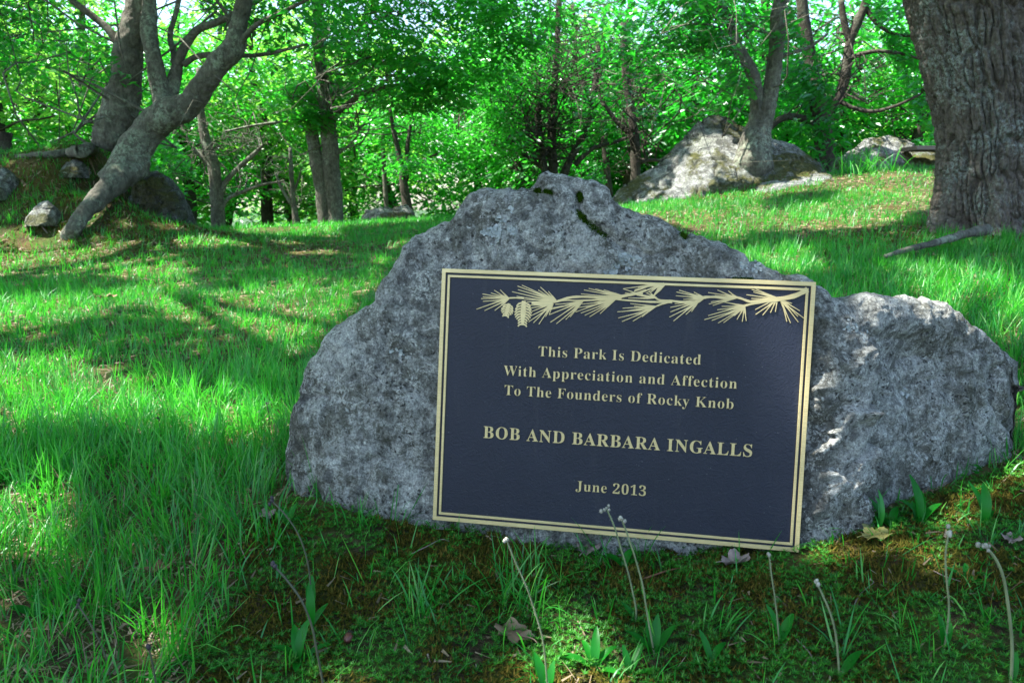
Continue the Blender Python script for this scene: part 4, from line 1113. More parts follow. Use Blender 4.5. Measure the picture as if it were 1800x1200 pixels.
ledge('bank_stone', 'pale broken stone at the left edge of the picture on the bank', [(-30,345),(-22,308),(-5,294),(8,292),(16,302),(22,318),(20,338)], 6.3, .15, .3, .65, 'boulder', 113, a=(.03, .015))
ledge('bank_stone', 'small stone half buried in moss on top of the bank, behind the roots', [(108,300),(118,286),(132,278),(146,284),(150,298)], 6.75, .1, .2, .85, 'boulder', 115, a=(.02, .01))

# old dark stump at the left edge
st = thing('stump', 'short dark stump at the far left edge on top of the bank', 'stump', P(5, 262, 7.3))
p_, r_ = PX([(0,275,7.3,17),(3,255,7.3,15),(5,238,7.3,14),(5,232,7.3,13.5)])
v, f = tube(catmull(p_, 6), np.interp(np.linspace(0, 3, 19), range(4), r_), 20, .12, 9, 3); part('trunk', v, f, M['barkdark'], st)

# wooden bench, mostly hidden by the oak
bench = thing('bench', 'weathered wooden bench half hidden behind the oak', 'bench', P(1665, 285, 8.6))
N = NT('weathered_plank'); M['plank'] = N.principled(N.ramp(N.noise(40, 5, .6, vec=N.map((.1, 1, 1))), [(.3, (.13, .10, .085)), (.7, (.26, .21, .18))]), .85, N.bump(N.noise(60, 4, .6, vec=N.map((.1, 1, 1))), .4, .004), spec=.2)
o0 = P(1612, 256, 8.6)
def bx(x0, y0, z0, x1, y1, z1): return boxv(x0, y0, z0, x1, y1, z1, .004)
for k in range(3):
    v, f = bx(o0[0], o0[1] + k * .13, o0[2] - .045, o0[0] + 1.6, o0[1] + k * .13 + .12, o0[2]); part('seat_plank', v, f, M['plank'], bench, smooth=False)
for k in range(2):
    z = o0[2] + .30 + k * .19; v, f = bx(o0[0] + .42, o0[1] + .42, z, o0[0] + 1.6, o0[1] + .46, z + .10); part('back_plank', v, f, M['plank'], bench, smooth=False)
for x in (.60, 1.4):
    v, f = bx(o0[0] + x, o0[1] + .02, o0[2] - .50, o0[0] + x + .07, o0[1] + .09, o0[2] - .047); part('leg', v, f, M['plank'], bench, smooth=False)
    v, f = bx(o0[0] + x, o0[1] + .465, o0[2] - .50, o0[0] + x + .07, o0[1] + .53, o0[2] + .62); part('leg', v, f, M['plank'], bench, smooth=False)

# ------------------------------------------------------------------ grass
MOSSPOLY = [(430,905),(520,880),(760,930),(1400,975),(1560,900),(1700,850),(1900,780),(1900,1400),(300,1400),(330,1190),(400,1080),(420,980)]
def lawn_density(x, y, z):
    px, py = proj(np.stack([x, y, z], -1))
    inm = inpoly(px + 25 * vnoise(v3(x, y) * 9, 3), py + 18 * vnoise(v3(x, y) * 9, 4), MOSSPOLY)
    d = np.where(inm, .05 + .16 * (vnoise(v3(x, y) * 5, 23) > .05), 1.0)
    d = np.where(inpoly(px, py, [(0,1060),(330,1190),(300,1400),(-300,1400),(-300,1080)]), .45, d)
    pat = fbm(v3(x, y) * 1.7, 3, 15)
    d = d * np.where(inm, 1, np.clip(.95 + 1.1 * pat, .22, 1.2))
    bare = inpoly(px, py, [(1360,400),(1500,378),(1640,330),(1655,420),(1560,445),(1400,430)]) | inpoly(px, py, [(500,450),(600,440),(640,475),(540,480)]) | inpoly(px, py, [(0,380),(150,395),(330,430),(300,460),(0,475)])
    d = np.where(bare, d * .35, d)
    bank = inpoly(px, py, [(-400,240),(100,245),(215,300),(230,390),(330,405),(100,415),(-400,420)])
    d = np.where(bank, .30 + .45 * (pat > .0), d)
    return d, inm

_low = rv.reshape(-1, 380, 3)
_k = np.argmin(np.abs(_low[:249, :, 2] - height(_low[60, :, 0], _low[60, :, 1])[None]), axis=0)
_frontY = _low[_k, np.arange(380), 1] + .004
def in_rock(x, y):
    # footprint of the plaque boulder
    xs = _low[0, :, 0]
    fr = np.interp(x, xs, _frontY); bk = np.interp(x, xs, np.max(_low[250:, :, 1], axis=0))
    return (x > xs[0]) & (x < xs[-1]) & (y > fr - .004) & (y < bk)

def blades(x, y, L, W, lean, az, segs, droop, r):
    n = len(x)
    z = height(x, y)
    k = segs + 1
    t = np.linspace(0, 1, k)
    d = np.stack([np.cos(az), np.sin(az)], -1)
    s = np.stack([-d[:, 1], d[:, 0]], -1)
    tw = r.normal(0, .6, n); s = s * np.cos(tw)[:, None] + d * np.sin(tw)[:, None]
    out = np.empty((n, 2 * k - 1, 3))
    for i, ti in enumerate(t):
        h = L * (ti * np.cos(lean) - droop * ti ** 2.4 * .7); o = L * (ti * np.sin(lean) + droop * ti ** 2 * .6)
        cx, cy, cz = x + d[:, 0] * o, y + d[:, 1] * o, z - .004 + h
        if i == k - 1: out[:, 2 * k - 2] = np.stack([cx, cy, cz], -1)
        else:
            w = W * (.75 + .5 * ti) * (1 - ti ** 2) ** .7 / 2
            out[:, 2 * i] = np.stack([cx - s[:, 0] * w, cy - s[:, 1] * w, cz], -1)
            out[:, 2 * i + 1] = np.stack([cx + s[:, 0] * w, cy + s[:, 1] * w, cz], -1)
    b = np.arange(n)[:, None] * (2 * k - 1)
    fs = []
    if k > 2:
        q = np.array([[2 * i, 2 * i + 1, 2 * i + 3, 2 * i + 2] for i in range(k - 2)])
        fs.append((b[:, :, None] + q[None]).reshape(-1, 4))
    fs.append((b + np.array([[2 * k - 4, 2 * k - 3, 2 * k - 2]])).reshape(-1, 3))
    return out.reshape(-1, 3), fs

def grass():
    r = np.random.default_rng(99)
    G_, D_ = Acc(), Acc()
    bands = [(.55, 1.3, 17000, 3, .0025), (1.3, 2.3, 15000, 3, .0026), (2.3, 4.0, 8500, 2, .0033), (4.0, 7.0, 3600, 2, .0048), (7.0, 13.5, 1300, 2, .0078)]
    for (y0, y1, dens, segs, W0) in bands:
        xw = 1.05 * y1 + .8
        n = int(dens * (y1 - y0) * 2 * xw)
        y = r.uniform(y0, y1, n); x = r.uniform(-xw, xw, n)
        k = (np.abs(x) < .76 * y + .35) | ((np.abs(x) < 1.05 * y + .8) & (r.random(n) < .45)); x, y = x[k], y[k]
        # tufts: pull blades towards clump centres
        cell = .055 + .02 * (y > 3)
        ci, cj = np.floor(x / cell), np.floor(y / cell)
        hx = hsh(ci.astype(int), cj.astype(int), ci.astype(int) * 0, 3); hy = hsh(ci.astype(int), cj.astype(int), ci.astype(int) * 0, 4); hs = hsh(ci.astype(int), cj.astype(int), ci.astype(int) * 0, 5)
        pull = r.random(len(x)) * .75 * (hs > .3)
        x = x + ((ci + .15 + .7 * hx) * cell - x) * pull; y = y + ((cj + .15 + .7 * hy) * cell - y) * pull
        z = height(x, y)
        d, inm = lawn_density(x, y, z)
        keep = (r.random(len(x)) < d * (.35 + 1.0 * hs)) & ~in_rock(x, y)
        x, y, hs, inm, hx, hy = x[keep], y[keep], hs[keep], inm[keep], hx[keep], hy[keep]
        tone = fbm(v3(x, y) * 1.1, 3, 44)
        L = (.048 + .048 * hs + .03 * tone) * r.uniform(.45, 1.2, len(x))
        L = L * (1 + .18 * (y < 2.6) * ~inm)
        L = np.where(inm, L * .66 * r.uniform(.6, 1.5, len(x)), L)
        az = hx * 6.283 + r.normal(0, 1.0, len(x)); lean = np.abs(r.normal(.30, .25, len(x))); droop = r.random(len(x)) ** 2 * .85
        W = W0 * r.uniform(.6, 1.35, len(x))
        dead = r.random(len(x)) < np.clip(.07 - .10 * tone, .02, .25)
        for acc, m in ((G_, ~dead), (D_, dead)):
            if m.sum():
                v, f = blades(x[m], y[m], L[m] * (1 if acc is G_ else .8), W[m] * (1 if acc is G_ else .7), lean[m] + (0 if acc is G_ else .5), az[m], segs, droop[m], r)
                acc.add(v, f)
    v, f = G_.get(); tag(link('lawn_grass', mesh('lawn_grass', v, f, M['grass'], True)), 'tufted bright green lawn grass in sun and leaf shade', 'grass', kind='stuff')
    v, f = D_.get(); tag(link('dry_grass', mesh('dry_grass', v, f, M['dry'], True)), 'scattered tan dry blades among the green grass', 'dry grass', kind='stuff')
grass()
def clover():
    r = np.random.default_rng(31)
    n = 5200
    y = 1.3 + 5 * r.random(n) ** 1.6; x = r.uniform(-1, 1, n) * (.76 * y + .3)
    pat = vnoise(v3(x, y) * 1.6, 8); qx, qy = proj(np.stack([x, y, height(x, y)], -1)); ok = (pat > .1) & ~in_rock(x, y) & ~inpoly(qx, qy, MOSSPOLY); x, y = x[ok], y[ok]; n = len(x)
    z = height(x, y) + r.uniform(.008, .03, n); R = r.uniform(.0035, .007, n)
    V = []
    m = 5
    for k in range(3):
        a = r.uniform(0, 6.28, n) if k == 0 else a + 2.09
        c = np.stack([x + np.cos(a) * R, y + np.sin(a) * R, z], -1); tl = r.uniform(-.4, .4, n)
        ring = [c + np.stack([np.cos(a + b) * R * .9, np.sin(a + b) * R * .9, np.cos(b) * R * tl], -1) for b in np.arange(m) / m * 6.283]
        V.append(np.stack(ring, 1))
    v = np.concatenate(V).reshape(-1, 3)
    tag(link('clover', mesh('clover', v, [np.arange(len(v)).reshape(-1, m)], M['weed'], False)), 'low clover leaves mixed through the lawn', 'clover', kind='stuff')
clover()

# thatch: fine straw and crumbs lying on the soil
def thatch():
    r = np.random.default_rng(5)
    n = 52000
    y = .6 + 8.5 * r.random(n) ** 1.9; x = r.uniform(-1, 1, n) * (.76 * y + .3)
    qx, qy = proj(np.stack([x, y, height(x, y)], -1)); ok = ~in_rock(x, y) & (~inpoly(qx, qy, MOSSPOLY) | (r.random(n) < .10)); x, y = x[ok], y[ok]; n = len(x)
    az = r.uniform(0, 6.283, n); L = r.uniform(.006, .026, n) * np.clip(y / 1.6, 1, 3); W = r.uniform(.0007, .0022, n) * np.clip(y / 1.6, 1, 4)
    z0 = height(x, y) + r.uniform(.0015, .010, n); x1, y1 = x + np.cos(az) * L, y + np.sin(az) * L; z1 = height(x1, y1) + r.uniform(.001, .014, n)
    sx, sy = -np.sin(az) * W, np.cos(az) * W
    v = np.stack([np.stack([x - sx, y - sy, z0], -1), np.stack([x + sx, y + sy, z0 + W], -1), np.stack([x1 + sx * .5, y1 + sy * .5, z1], -1), np.stack([x1 - sx * .5, y1 - sy * .5, z1], -1)], 1).reshape(-1, 3)
    tag(link('thatch', mesh('thatch', v, [np.arange(4 * n).reshape(-1, 4)], M['dry'], False)), 'straw-coloured thatch and plant crumbs lying on the soil', 'plant litter', kind='stuff')
thatch()

# haircap moss stars and brown feather moss in front of the boulder
def moss():
    r = np.random.default_rng(12)
    n = 42000
    y = r.uniform(.6, 1.75, n); x = r.uniform(-.75, 1.15, n)
    z = height(x, y); px, py = proj(np.stack([x, y, z], -1))
    pat = fbm(v3(x, y) * 11, 3, 66)
    k = inpoly(px, py, MOSSPOLY) & ~in_rock(x, y) & (pat + r.normal(0, .12, n) > -.14 + .10 * (px < 1000)); x, y, z = x[k], y[k], z[k]; n = len(x)
    m = 9
    az = r.uniform(0, 6.283, (n, 1)) + np.arange(m)[None] / m * 6.283 + r.normal(0, .25, (n, m))
    L = r.uniform(.005, .0100, (n, 1)) * r.uniform(.75, 1.2, (n, m)); el = r.uniform(.1, .9, (n, m))
    h = r.uniform(.004, .015, (n, 1))
    c = np.stack([x, y, z], -1)[:, None] + np.stack([0 * az, 0 * az, np.broadcast_to(h, az.shape)], -1)
    d = np.stack([np.cos(az) * np.cos(el), np.sin(az) * np.cos(el), np.sin(el)], -1); s = np.stack([-np.sin(az), np.cos(az), 0 * az], -1) * .00085
    v = np.stack([c - s, c + s, c + d * L[..., None]], 2).reshape(-1, 3)
    tag(link('haircap_moss', mesh('haircap_moss', v, [np.arange(len(v)).reshape(-1, 3)], M['mossstar'], False)), 'green star-shaped haircap moss in front of the boulder', 'moss', kind='stuff')
    n = 110000
    y = r.uniform(.6, 1.75, n); x = r.uniform(-.8, 1.15, n)
    z = height(x, y); px, py = proj(np.stack([x, y, z], -1))
    pat = fbm(v3(x, y) * 11, 3, 66)
    k = inpoly(px, py, MOSSPOLY) & ~in_rock(x, y) & (pat + r.normal(0, .15, n) < .12); x, y, z = x[k], y[k], z[k]; n = len(x)
    hum = .006 * fbm(v3(x, y) * 30, 2, 68)
    b = np.stack([x, y, z + .002 + np.maximum(hum, 0) * 1.5], -1)[:, None] + r.normal(0, .0015, (n, 3, 3))
    az = r.uniform(0, 6.283, (n, 3)); el = r.uniform(.0, 1.2, (n, 3)); L = r.uniform(.005, .013, (n, 3))
    d = np.stack([np.cos(az) * np.cos(el), np.sin(az) * np.cos(el), np.sin(el)], -1); s = np.stack([-np.sin(az), np.cos(az), 0 * az], -1) * r.uniform(.0009, .0019, (n, 3, 1))
    v = np.stack([b - s, b + s, b + d * L[..., None]], 2).reshape(-1, 3)
    tag(link('feather_moss', mesh('feather_moss', v, [np.arange(len(v)).reshape(-1, 3)], M['mossbrown'], False)), 'brownish feather moss carpet in front of the boulder', 'moss', kind='stuff')
    # bank and oak-foot moss, coarser
    n = 42000
    X, Y = [], []
    for (cx, cy, sx, sy, m_) in ((-3.9, 6.1, 1.3, .7, 26000), (2.4, 3.9, .45, .35, 6000), (1.5, 7.6, .8, .35, 7000)):
        X.append(r.normal(cx, sx, m_)); Y.append(r.normal(cy, sy, m_))
    x, y = np.concatenate(X), np.concatenate(Y); n = len(x); z = height(x, y)
    az = r.uniform(0, 6.283, n); el = r.uniform(0, 1.3, n); L = r.uniform(.012, .035, n)
    d = np.stack([np.cos(az) * np.cos(el), np.sin(az) * np.cos(el), np.sin(el)], -1); s = np.stack([-np.sin(az), np.cos(az), 0 * az], -1) * r.uniform(.003, .006, (n, 1))
    b = np.stack([x, y, z], -1); v = np.stack([b - s, b + s, b + d * L[:, None]], 1).reshape(-1, 3)
    tag(link('bank_moss', mesh('bank_moss', v, [np.arange(len(v)).reshape(-1, 3)], M['mossbrown'], False)), 'brown and olive moss over the bank and round the oak foot', 'moss', kind='stuff')
moss()

# ------------------------------------------------------------------ small plants
def leafblade(L, W, curl, n=7, fold=.25, tipdroop=.5):
    """a pointed oblong leaf along +y, base at origin; returns verts (n*3) and faces"""
    t = np.linspace(0, 1, n); w = W * np.sin(np.pi * np.clip(t * .93 + .04, 0, 1)) ** .75 / 2
    y = L * (t - .18 * curl * t ** 3); z = L * curl * (t - t ** 2 * (1 + tipdroop * .4))
    v = np.concatenate([np.stack([-w, y, z + w * fold], -1), np.stack([0 * t, y, z], -1), np.stack([w, y, z + w * fold], -1)])
    i = np.arange(n - 1)
    f = np.vstack([np.stack([i, n + i, n + i + 1, i + 1], -1), np.stack([n + i, 2 * n + i, 2 * n + i + 1, n + i + 1], -1)])
    return v, f
def rot(v, az, el, base):
    ce, se = math.cos(el), math.sin(el); v = v @ np.array([[1, 0, 0], [0, ce, se], [0, -se, ce]])
    c, s = math.cos(az), math.sin(az); v = v @ np.array([[c, s, 0], [-s, c, 0], [0, 0, 1]])
    return v + base
def weed(name, label, px, py, specs, mat='weed', group=None):
    """specs: (azimuth deg measured from straight away, elevation deg, length, width)"""
    b = G(px, py)
    t = thing(name, label, 'plant', b, group)
    for (a, e, L, W) in specs:
        v, f = leafblade(L * 1.2, W * .95, rng.uniform(.1, .6), 9, .4)
        part('leaf', rot(v, math.radians(-a), math.radians(e), b), f, M[mat], t)
    return t
def hawkweed(label, pts, Y, heads=4, leaves_=(), mat='stem', bud='bud', rr=.0011, group='hawkweed stems in bud'):
    p = np.array([P(x, y, Y + dy) for x, y, dy in [(q[0], q[1], q[2] if len(q) > 2 else 0) for q in pts]])[::-1]
    g0 = p[0].copy(); g0[2] = float(height(g0[0], g0[1]))
    if p[0][2] > g0[2]: p = np.vstack([g0 - [0, 0, .003], p])
    t = thing('hawkweed', label, 'flower', g0, group)
    c = catmull(p, 8); v, f = tube(c, np.linspace(rr * 1.25, rr, len(c)), 7); part('stem', v, f, M[mat], t)
    A = Acc()       # bristly hairs
    for k in range(420):
        i = rng.integers(0, len(c) - 1); s = c[i] + (c[i + 1] - c[i]) * rng.random(); d = rng.normal(size=3); d /= np.linalg.norm(d); L = rng.uniform(.0022, .0042)
        sd = np.cross(d, rng.normal(size=3)); sd /= np.linalg.norm(sd)
        A.add([s + sd * .00013, s - sd * .00013, s + d * L], [[0, 1, 2]])
    v, f = A.get(); part('hairs', v, f, M['bud' if bud == 'bud' else 'stem'], t, smooth=False, kind='stuff')
    for k in range(heads):
        o = np.array([0, 0, 0]) if k == 0 else rng.normal(0, .0030, 3) + np.array([0, 0, -.0005])
        R = rng.uniform(.0015, .0025)
        cpt = c[-1] + o
        th, ph = np.meshgrid(np.linspace(0, 2 * np.pi, 11)[:-1], np.linspace(0, np.pi, 8))
        bump_ = R * (1 + .16 * np.cos(th * 5) * np.sin(ph))
        v = np.stack([bump_ * np.sin(ph) * np.cos(th), bump_ * np.sin(ph) * np.sin(th), -bump_ * 1.35 * np.cos(ph)], -1).reshape(-1, 3) + cpt
        H = []
        for q_ in range(34):
            dd = rng.normal(size=3); dd /= np.linalg.norm(dd); sd = np.cross(dd, rng.normal(size=3)); sd /= np.linalg.norm(sd)
            ss_ = cpt + dd * R * .8; H += [ss_ + sd * .00028, ss_ - sd * .00028, cpt + dd * R * rng.uniform(1.35, 2.0)]
        nv = len(v); v = np.vstack([v, H]); hf = np.arange(nv, len(v)).reshape(-1, 3)
        i = np.arange(7)[:, None] * 10; j = np.arange(10)[None]
        f = np.stack([i + j, i + (j + 1) % 10, i + 10 + (j + 1) % 10, i + 10 + j], -1).reshape(-1, 4)
        hd = part('bud', v, [f, hf], M[bud], t)
    for (a, e, L, W) in leaves_:
        v, f = leafblade(L, W, rng.uniform(.1, .3), 8); part('leaf', rot(v, math.radians(-a), math.radians(e), g0 + np.array([0, 0, .002])), f, M['weed'], t)
    return t
hawkweed('tall hairy bud stem in front of the plaque under the date', [(1066,893),(1080,925),(1092,965),(1104,1005),(1112,1040),(1118,1070)], .97, 5, [(-60,50,.035,.012)])
hawkweed('hairy bud stem beside the tallest one in front of the plaque, slightly shorter', [(1093,912),(1105,945),(1118,985),(1130,1030),(1137,1075),(1150,1150)], .90, 4, [(-75,40,.05,.015),(20,70,.055,.014),(60,45,.05,.014),(-20,60,.045,.013)])
hawkweed('bud stem whose tip reaches the plaque\'s lower right corner', [(1352,975),(1356,1010),(1362,1050),(1367,1095),(1370,1150)], .905, 2, [(-40,65,.055,.013),(50,50,.045,.014)], rr=.0009)
hawkweed('curved hairy bud stem right of the plaque corner, nodding left', [(1434,1022),(1446,1045),(1462,1085),(1471,1130),(1476,1200)], .84, 3, [(60,35,.05,.012)])
hawkweed('upright hairy bud stem before the right end of the boulder', [(1667,937),(1662,975),(1664,1020),(1668,1065),(1664,1110),(1655,1168)], .87, 5, [(-20,75,.045,.012),(50,60,.035,.012)])
hawkweed('thick curved stem with a cluster of buds at the far right', [(1733,960),(1752,985),(1765,1020),(1774,1080),(1779,1140),(1776,1215)], .80, 7, [(40,70,.04,.01)], rr=.0016)
hawkweed('withered dark stem left of the boulder foot, arching left', [(478,880),(502,905),(525,940),(540,985),(546,1030)], 1.0, 3, [(0,80,.055,.013),(-30,60,.04,.012)], 'withered', 'darkbud', .0010, 'withered hawkweed stems')
hawkweed('long withered stem with dark head low at left centre', [(480,992),(505,1020),(530,1055),(548,1100),(558,1150),(570,1215)], .80, 4, [], 'withered', 'darkbud', .0012, 'withered hawkweed stems')
hawkweed('faded thin stem leaning left in the grass at lower left', [(137,1062),(155,1090),(172,1120),(186,1155),(195,1195)], .86, 3, [], 'withered', 'darkbud', .0009, 'withered hawkweed stems')
hawkweed('short withered stem at the bottom edge, left of centre', [(260,1135),(268,1165),(276,1215)], .81, 3, [], 'withered', 'darkbud', .0010, 'withered hawkweed stems')
hawkweed('tall pale stem before the plaque, lower left, leaning left', [(890,948),(905,985),(925,1030),(942,1080),(955,1130),(962,1205)], .82, 2, [(-30,60,.06,.014),(30,70,.05,.012)], 'stem', 'bud', .0009)
hawkweed('dark-headed stem standing in the sunny grass at left', [(278,735),(284,765),(290,795)], 1.75, 2, [], 'withered', 'darkbud', .0013, 'withered hawkweed stems')
hawkweed('dark-headed stem in the grass just left of the boulder', [(468,708),(475,740),(481,775)], 1.75, 2, [], 'withered', 'darkbud', .0012, 'withered hawkweed stems')

weed('broadleaf_weed', 'cluster of upright broad green leaves at the foot of the right block', 1616, 925, [(-15,72,.075,.018),(25,60,.055,.016),(-45,50,.05,.015),(70,42,.05,.015),(5,45,.04,.014)])
weed('broadleaf_weed', 'two tall broad leaves at the right edge below the boulder end', 1728, 925, [(-28,68,.065,.016),(18,75,.065,.017),(60,40,.03,.012)])
weed('broadleaf_weed', 'sunlit broad-leaved weed right of the plaque\'s lower corner', 1565, 928, [(-50,50,.05,.016),(-20,35,.045,.015),(40,40,.04,.014),(80,25,.035,.013),(-80,30,.04,.012)])
weed('broadleaf_weed', 'flat rosette of three leaves between the two right bud stems', 1700, 1022, [(80,15,.035,.012),(20,40,.025,.010),(-50,25,.03,.011),(130,10,.03,.011)])
weed('broadleaf_weed', 'dark upright leaf pair in the moss at lower left of the boulder', 548, 1105, [(-10,80,.055,.014),(40,45,.035,.012)])
weed('broadleaf_weed', 'low cluster of dull green leaves at the bottom left of the moss', 525, 1165, [(-25,60,.045,.015),(20,65,.05,.016),(-70,25,.04,.013),(75,30,.04,.014),(170,20,.03,.012)])
weed('broadleaf_weed', 'pale grey-green rosette at the bottom edge under the dead oak leaf', 1045, 1180, [(-70,15,.05,.014),(10,60,.05,.013),(60,40,.04,.012),(-20,35,.04,.012),(120,15,.035,.012)])
weed('broadleaf_weed', 'small pointed leaves at the bottom edge right of the sunny spot', 1105, 1190, [(40,45,.04,.012),(-20,65,.035,.011),(100,25,.035,.010)])
weed('broadleaf_weed', 'broad drooping leaf at the left edge of the picture in the grass', 62, 1085, [(35,25,.07,.020),(-20,40,.04,.016),(100,15,.05,.02),(-80,20,.04,.016)])
weed('broadleaf_weed', 'leafy weed half sunk in the grass left of the boulder foot', 505, 925, [(-40,50,.035,.014),(30,55,.035,.014),(80,30,.03,.012)])
weed('broadleaf_weed', 'dark leaves behind the two bud stems under the plaque', 1095, 1000, [(-70,35,.035,.018),(40,45,.035,.015),(80,30,.03,.014)])
weed('broadleaf_weed', 'leaf cluster in the moss left of the corner bud stem', 1250, 1170, [(-30,60,.04,.012),(50,40,.035,.011),(140,10,.03,.010)])
weed('spring_leaf', 'bright pale-green upright shoot beside the plaque\'s right edge', 1546, 930, [(0,82,.06,.008),(-12,78,.05,.007),(10,70,.045,.007)], 'grass')

# long arching grass clumps that stand out singly
def tuft(label, px, py, n, L, W, spread, lean0, seed, laz=None, mat='grass'):
    r = np.random.default_rng(seed); b = G(px, py)
    t = thing('grass_tuft', label, 'grass', b)
    x = b[0] + r.normal(0, spread, n); y = b[1] + r.normal(0, spread, n)
    az = r.uniform(0, 6.283, n) if laz is None else r.normal(laz, .7, n)
    v, f = blades(x, y, L * r.uniform(.6, 1.1, n), W * r.uniform(.7, 1.2, n), np.abs(r.normal(lean0, .2, n)), az, 5, r.random(n) * .7, r)
    part('blades', v, f, M[mat], t, kind='stuff')
tuft('tuft of long blades in the moss under the plaque\'s left corner', 745, 1080, 34, .085, .0032, .018, .35, 201)
tuft('large splayed grass tuft in the moss left of the dead oak leaf', 905, 1060, 46, .10, .0030, .022, .40, 202)
tuft('fan of blades rising before the lower border of the plaque', 930, 1010, 16, .095, .0026, .012, .2, 203)
tuft('blades arching left under the middle of the plaque', 1060, 1000, 18, .10, .0030, .012, .6, 204, 3.1)
tuft('thin blades against the left foot of the boulder', 625, 925, 18, .085, .0028, .015, .3, 205)
tuft('single tall blades in front of the date on the plaque', 1122, 985, 7, .13, .0022, .008, .2, 206)
tuft('wispy sunlit blades right of the plaque corner', 1455, 945, 20, .085, .0022, .03, .65, 207)
tuft('arching pale blade clump between the corner stem and the right stem', 1490, 1160, 10, .085, .0032, .008, .6, 208, .7)
tuft('short blades at the bottom edge right of centre', 1265, 1110, 9, .07, .0035, .01, .5, 209, .5)
tuft('blades in the moss left of the boulder foot', 690, 1000, 12, .06, .0026, .03, .35, 210)
tuft('dense tall tuft left of the boulder foot', 455, 960, 60, .11, .0034, .035, .3, 211)
tuft('tall arching clump on the slope behind the right block', 1665, 505, 40, .13, .0045, .05, .5, 212)
tuft('tall arching clump at the right edge behind the boulder end', 1765, 520, 34, .13, .0045, .06, .5, 213)
tuft('long wild grass in front of the rock outcrop', 1505, 305, 140, .38, .010, .16, .45, 214)
tuft('pale dry stalks leaning over the rock outcrop', 1560, 290, 60, .45, .008, .28, .7, 215, mat='dry')
tuft('bright blades against the left shoulder of the boulder', 560, 590, 26, .10, .0036, .03, .3, 216)

# ------------------------------------------------------------------ fallen leaves, acorn, twigs
def dead_leaf(label, px, py, size, az, mat='deadleaf', lobes=5, curl=.25, name='fallen_leaf', lift=.012):
    b = G(px, py) + np.array([0, 0, lift])
    n = 46; th = np.linspace(-math.pi, math.pi, n, endpoint=False)
    rr = size * (.50 + .28 * np.abs(np.cos(th * lobes / 2)) ** .8 + .10 * np.cos(th)) * (1 + .07 * rng.normal(size=n))
    V = [[0, 0, 0]]; rings = 5
    for k in range(1, rings + 1):
        r_ = rr * k / rings; 
        x, y = r_ * np.cos(th), r_ * np.sin(th) * .8
        z = curl * (np.abs(y) ** 1.6 / size ** .6) * 1.3 + .10 * size * np.sin(th * 5 + 1) * (k / rings) ** 2 + curl * .5 * np.maximum(x, 0) ** 2 / size
        V += np.stack([x, y, z], -1).tolist()
    V = np.array(V); F3 = [[0, 1 + i, 1 + (i + 1) % n] for i in range(n)]
    i = np.arange(n); F4 = np.vstack([np.stack([1 + k * n + i, 1 + (k + 1) * n + i, 1 + (k + 1) * n + (i + 1) % n, 1 + k * n + (i + 1) % n], -1) for k in range(rings - 1)])
    c, s = math.cos(az), math.sin(az)
    V = V @ np.array([[c, s, 0], [-s, c, 0], [0, 0, 1]])
    t = thing(name, label, 'leaf', b)
    part('blade', V + b, [np.array(F3), F4], M[mat], t)
    st_ = np.array([[-size * .3, 0, .001], [-size * .75, size * .04, .004], [-size * 1.0, size * .12, .002]]) @ np.array([[c, s, 0], [-s, c, 0], [0, 0, 1]]) + b
    v, f = tube(catmull(st_, 4), .0009, 6); part('stalk', v, f, M[mat], t)
N = NT('brown_leaf'); M['brownleaf'] = N.principled(N.ramp(N.noise(120, 4), [(.3, (.10, .045, .022)), (.7, (.19, .09, .045))]), .6, N.bump(N.noise(200, 3), .5, .002))
N = NT('grey_leaf'); M['greyleaf'] = N.principled(N.ramp(N.noise(120, 4), [(.3, (.13, .10, .085)), (.7, (.24, .19, .165))]), .8, N.bump(N.noise(200, 3), .5, .002))
N = NT('olive_leaf'); M['oliveleaf'] = N.principled(N.ramp(N.noise(90, 4), [(.3, (.06, .08, .02)), (.7, (.14, .13, .04))]), .6)
dead_leaf('large tan lobed dead oak leaf lying in the moss at the bottom', 905, 1128, .038, 2.6, lobes=7)
dead_leaf('grey-brown crumpled leaf under the lower edge of the plaque', 1032, 975, .034, 1.2, 'greyleaf')
dead_leaf('pale grey curled leaf under the plaque left of the corner stem', 1290, 1000, .030, .2, 'greyleaf', curl=.8)
#dead_leaf('reddish strip of fallen leaf in the moss under the plaque', 1165, 1012, .034, .3, 'brownleaf', curl=1.0)
dead_leaf('olive and brown dying leaf in the sun right of the plaque corner', 1535, 952, .036, .5, 'oliveleaf')
dead_leaf('brown leaf in the dark grass at lower left', 275, 1020, .026, .4, 'brownleaf', lift=.02)
dead_leaf('small red-brown leaf in the sunny meadow at left', 190, 534, .05, .4, 'brownleaf', lift=.035)
#dead_leaf('small pale leaf under the corner bud stem', 1280, 1045, .020, 3.0, 'deadleaf')
#dead_leaf('narrow brown leaf in the moss left of the tan oak leaf', 818, 1118, .022, 1.7, 'brownleaf')
dead_leaf('small brown leaf among the moss at the right edge', 1775, 960, .022, 1.0, 'greyleaf')
dead_leaf('crumpled brown leaf at the foot of the boulder, left of the plaque', 470, 915, .026, 2.0, 'greyleaf')

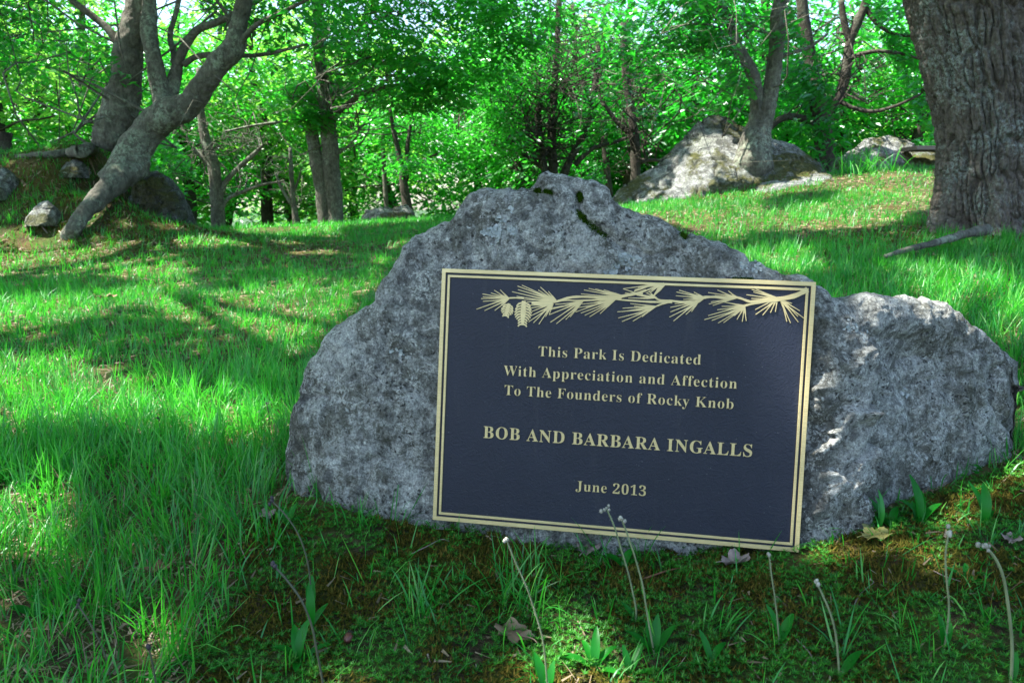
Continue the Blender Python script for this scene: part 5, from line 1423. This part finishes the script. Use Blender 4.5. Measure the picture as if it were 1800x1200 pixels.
N = NT('acorn_skin'); M['acorn'] = N.principled(N.ramp(N.noise(150, 3), [(.3, (.09, .03, .022)), (.7, (.15, .055, .04))]), .35)
b = G(613, 1130) + np.array([0, 0, .009])
ac = thing('acorn', 'dark red-brown acorn lying in the moss at lower left', 'acorn', b)
th = np.linspace(0, 2 * np.pi, 17)[:-1]; prof = [(.0005, -.0105), (.0022, -.0095), (.0050, -.007), (.0068, -.003), (.0070, .001), (.0066, .0045), (.004, .007), (.0006, .008)]
v = np.array([[r_ * math.cos(a), z_, r_ * math.sin(a)] for r_, z_ in prof for a in th]) + b
i = np.arange(7)[:, None] * 16; j = np.arange(16)[None]
part('nut', v, np.stack([i + j, i + (j + 1) % 16, i + 16 + (j + 1) % 16, i + 16 + j], -1).reshape(-1, 4), M['acorn'], ac)
v = np.array([[r_ * math.cos(a), z_, r_ * math.sin(a)] for r_, z_ in [(.0074, .001), (.0078, .0035), (.0066, .0072), (.003, .0092), (.0008, .0115)] for a in th]) + b
i = np.arange(4)[:, None] * 16
part('cap', v, np.stack([i + j, i + (j + 1) % 16, i + 16 + (j + 1) % 16, i + 16 + j], -1).reshape(-1, 4), M['barkdark'], ac)

def twig(label, pts, r_=.0012, lift=.008, mat='greyleaf'):
    p = np.array([G(*q) + np.array([0, 0, lift * (.4 + rng.random())]) for q in pts])
    o = link('twig', mesh('twig', *tube(catmull(p, 5), np.linspace(r_, r_ * .5, (len(p) - 1) * 5 + 1), 6), M[mat]))
    tag(o, label, 'twig')
twig('pale twig at the foot of the boulder left of the plaque', [(720,985),(750,968),(775,958),(790,960)])
twig('grey-brown twig lying under the plaque before the leaves', [(1130,1022),(1175,1010),(1210,1004)], .0018, .006, 'brownleaf')
twig('thin pale twig in the moss at bottom right of centre', [(1400,1130),(1425,1160),(1430,1190)])
twig('curling pale twig in the moss between the stems at right', [(1500,1070),(1512,1050),(1535,1035)], .0010)
twig('white bleached twig in the brown moss on the bank at left', [(66,400),(76,408),(84,414)], .008, .04)
twig('thin twig at lower left among the grass', [(20,870),(40,862),(60,850)], .0016, .02)
twig('short straw-coloured twig in the right moss', [(1640,1010),(1660,1024),(1690,1030)])
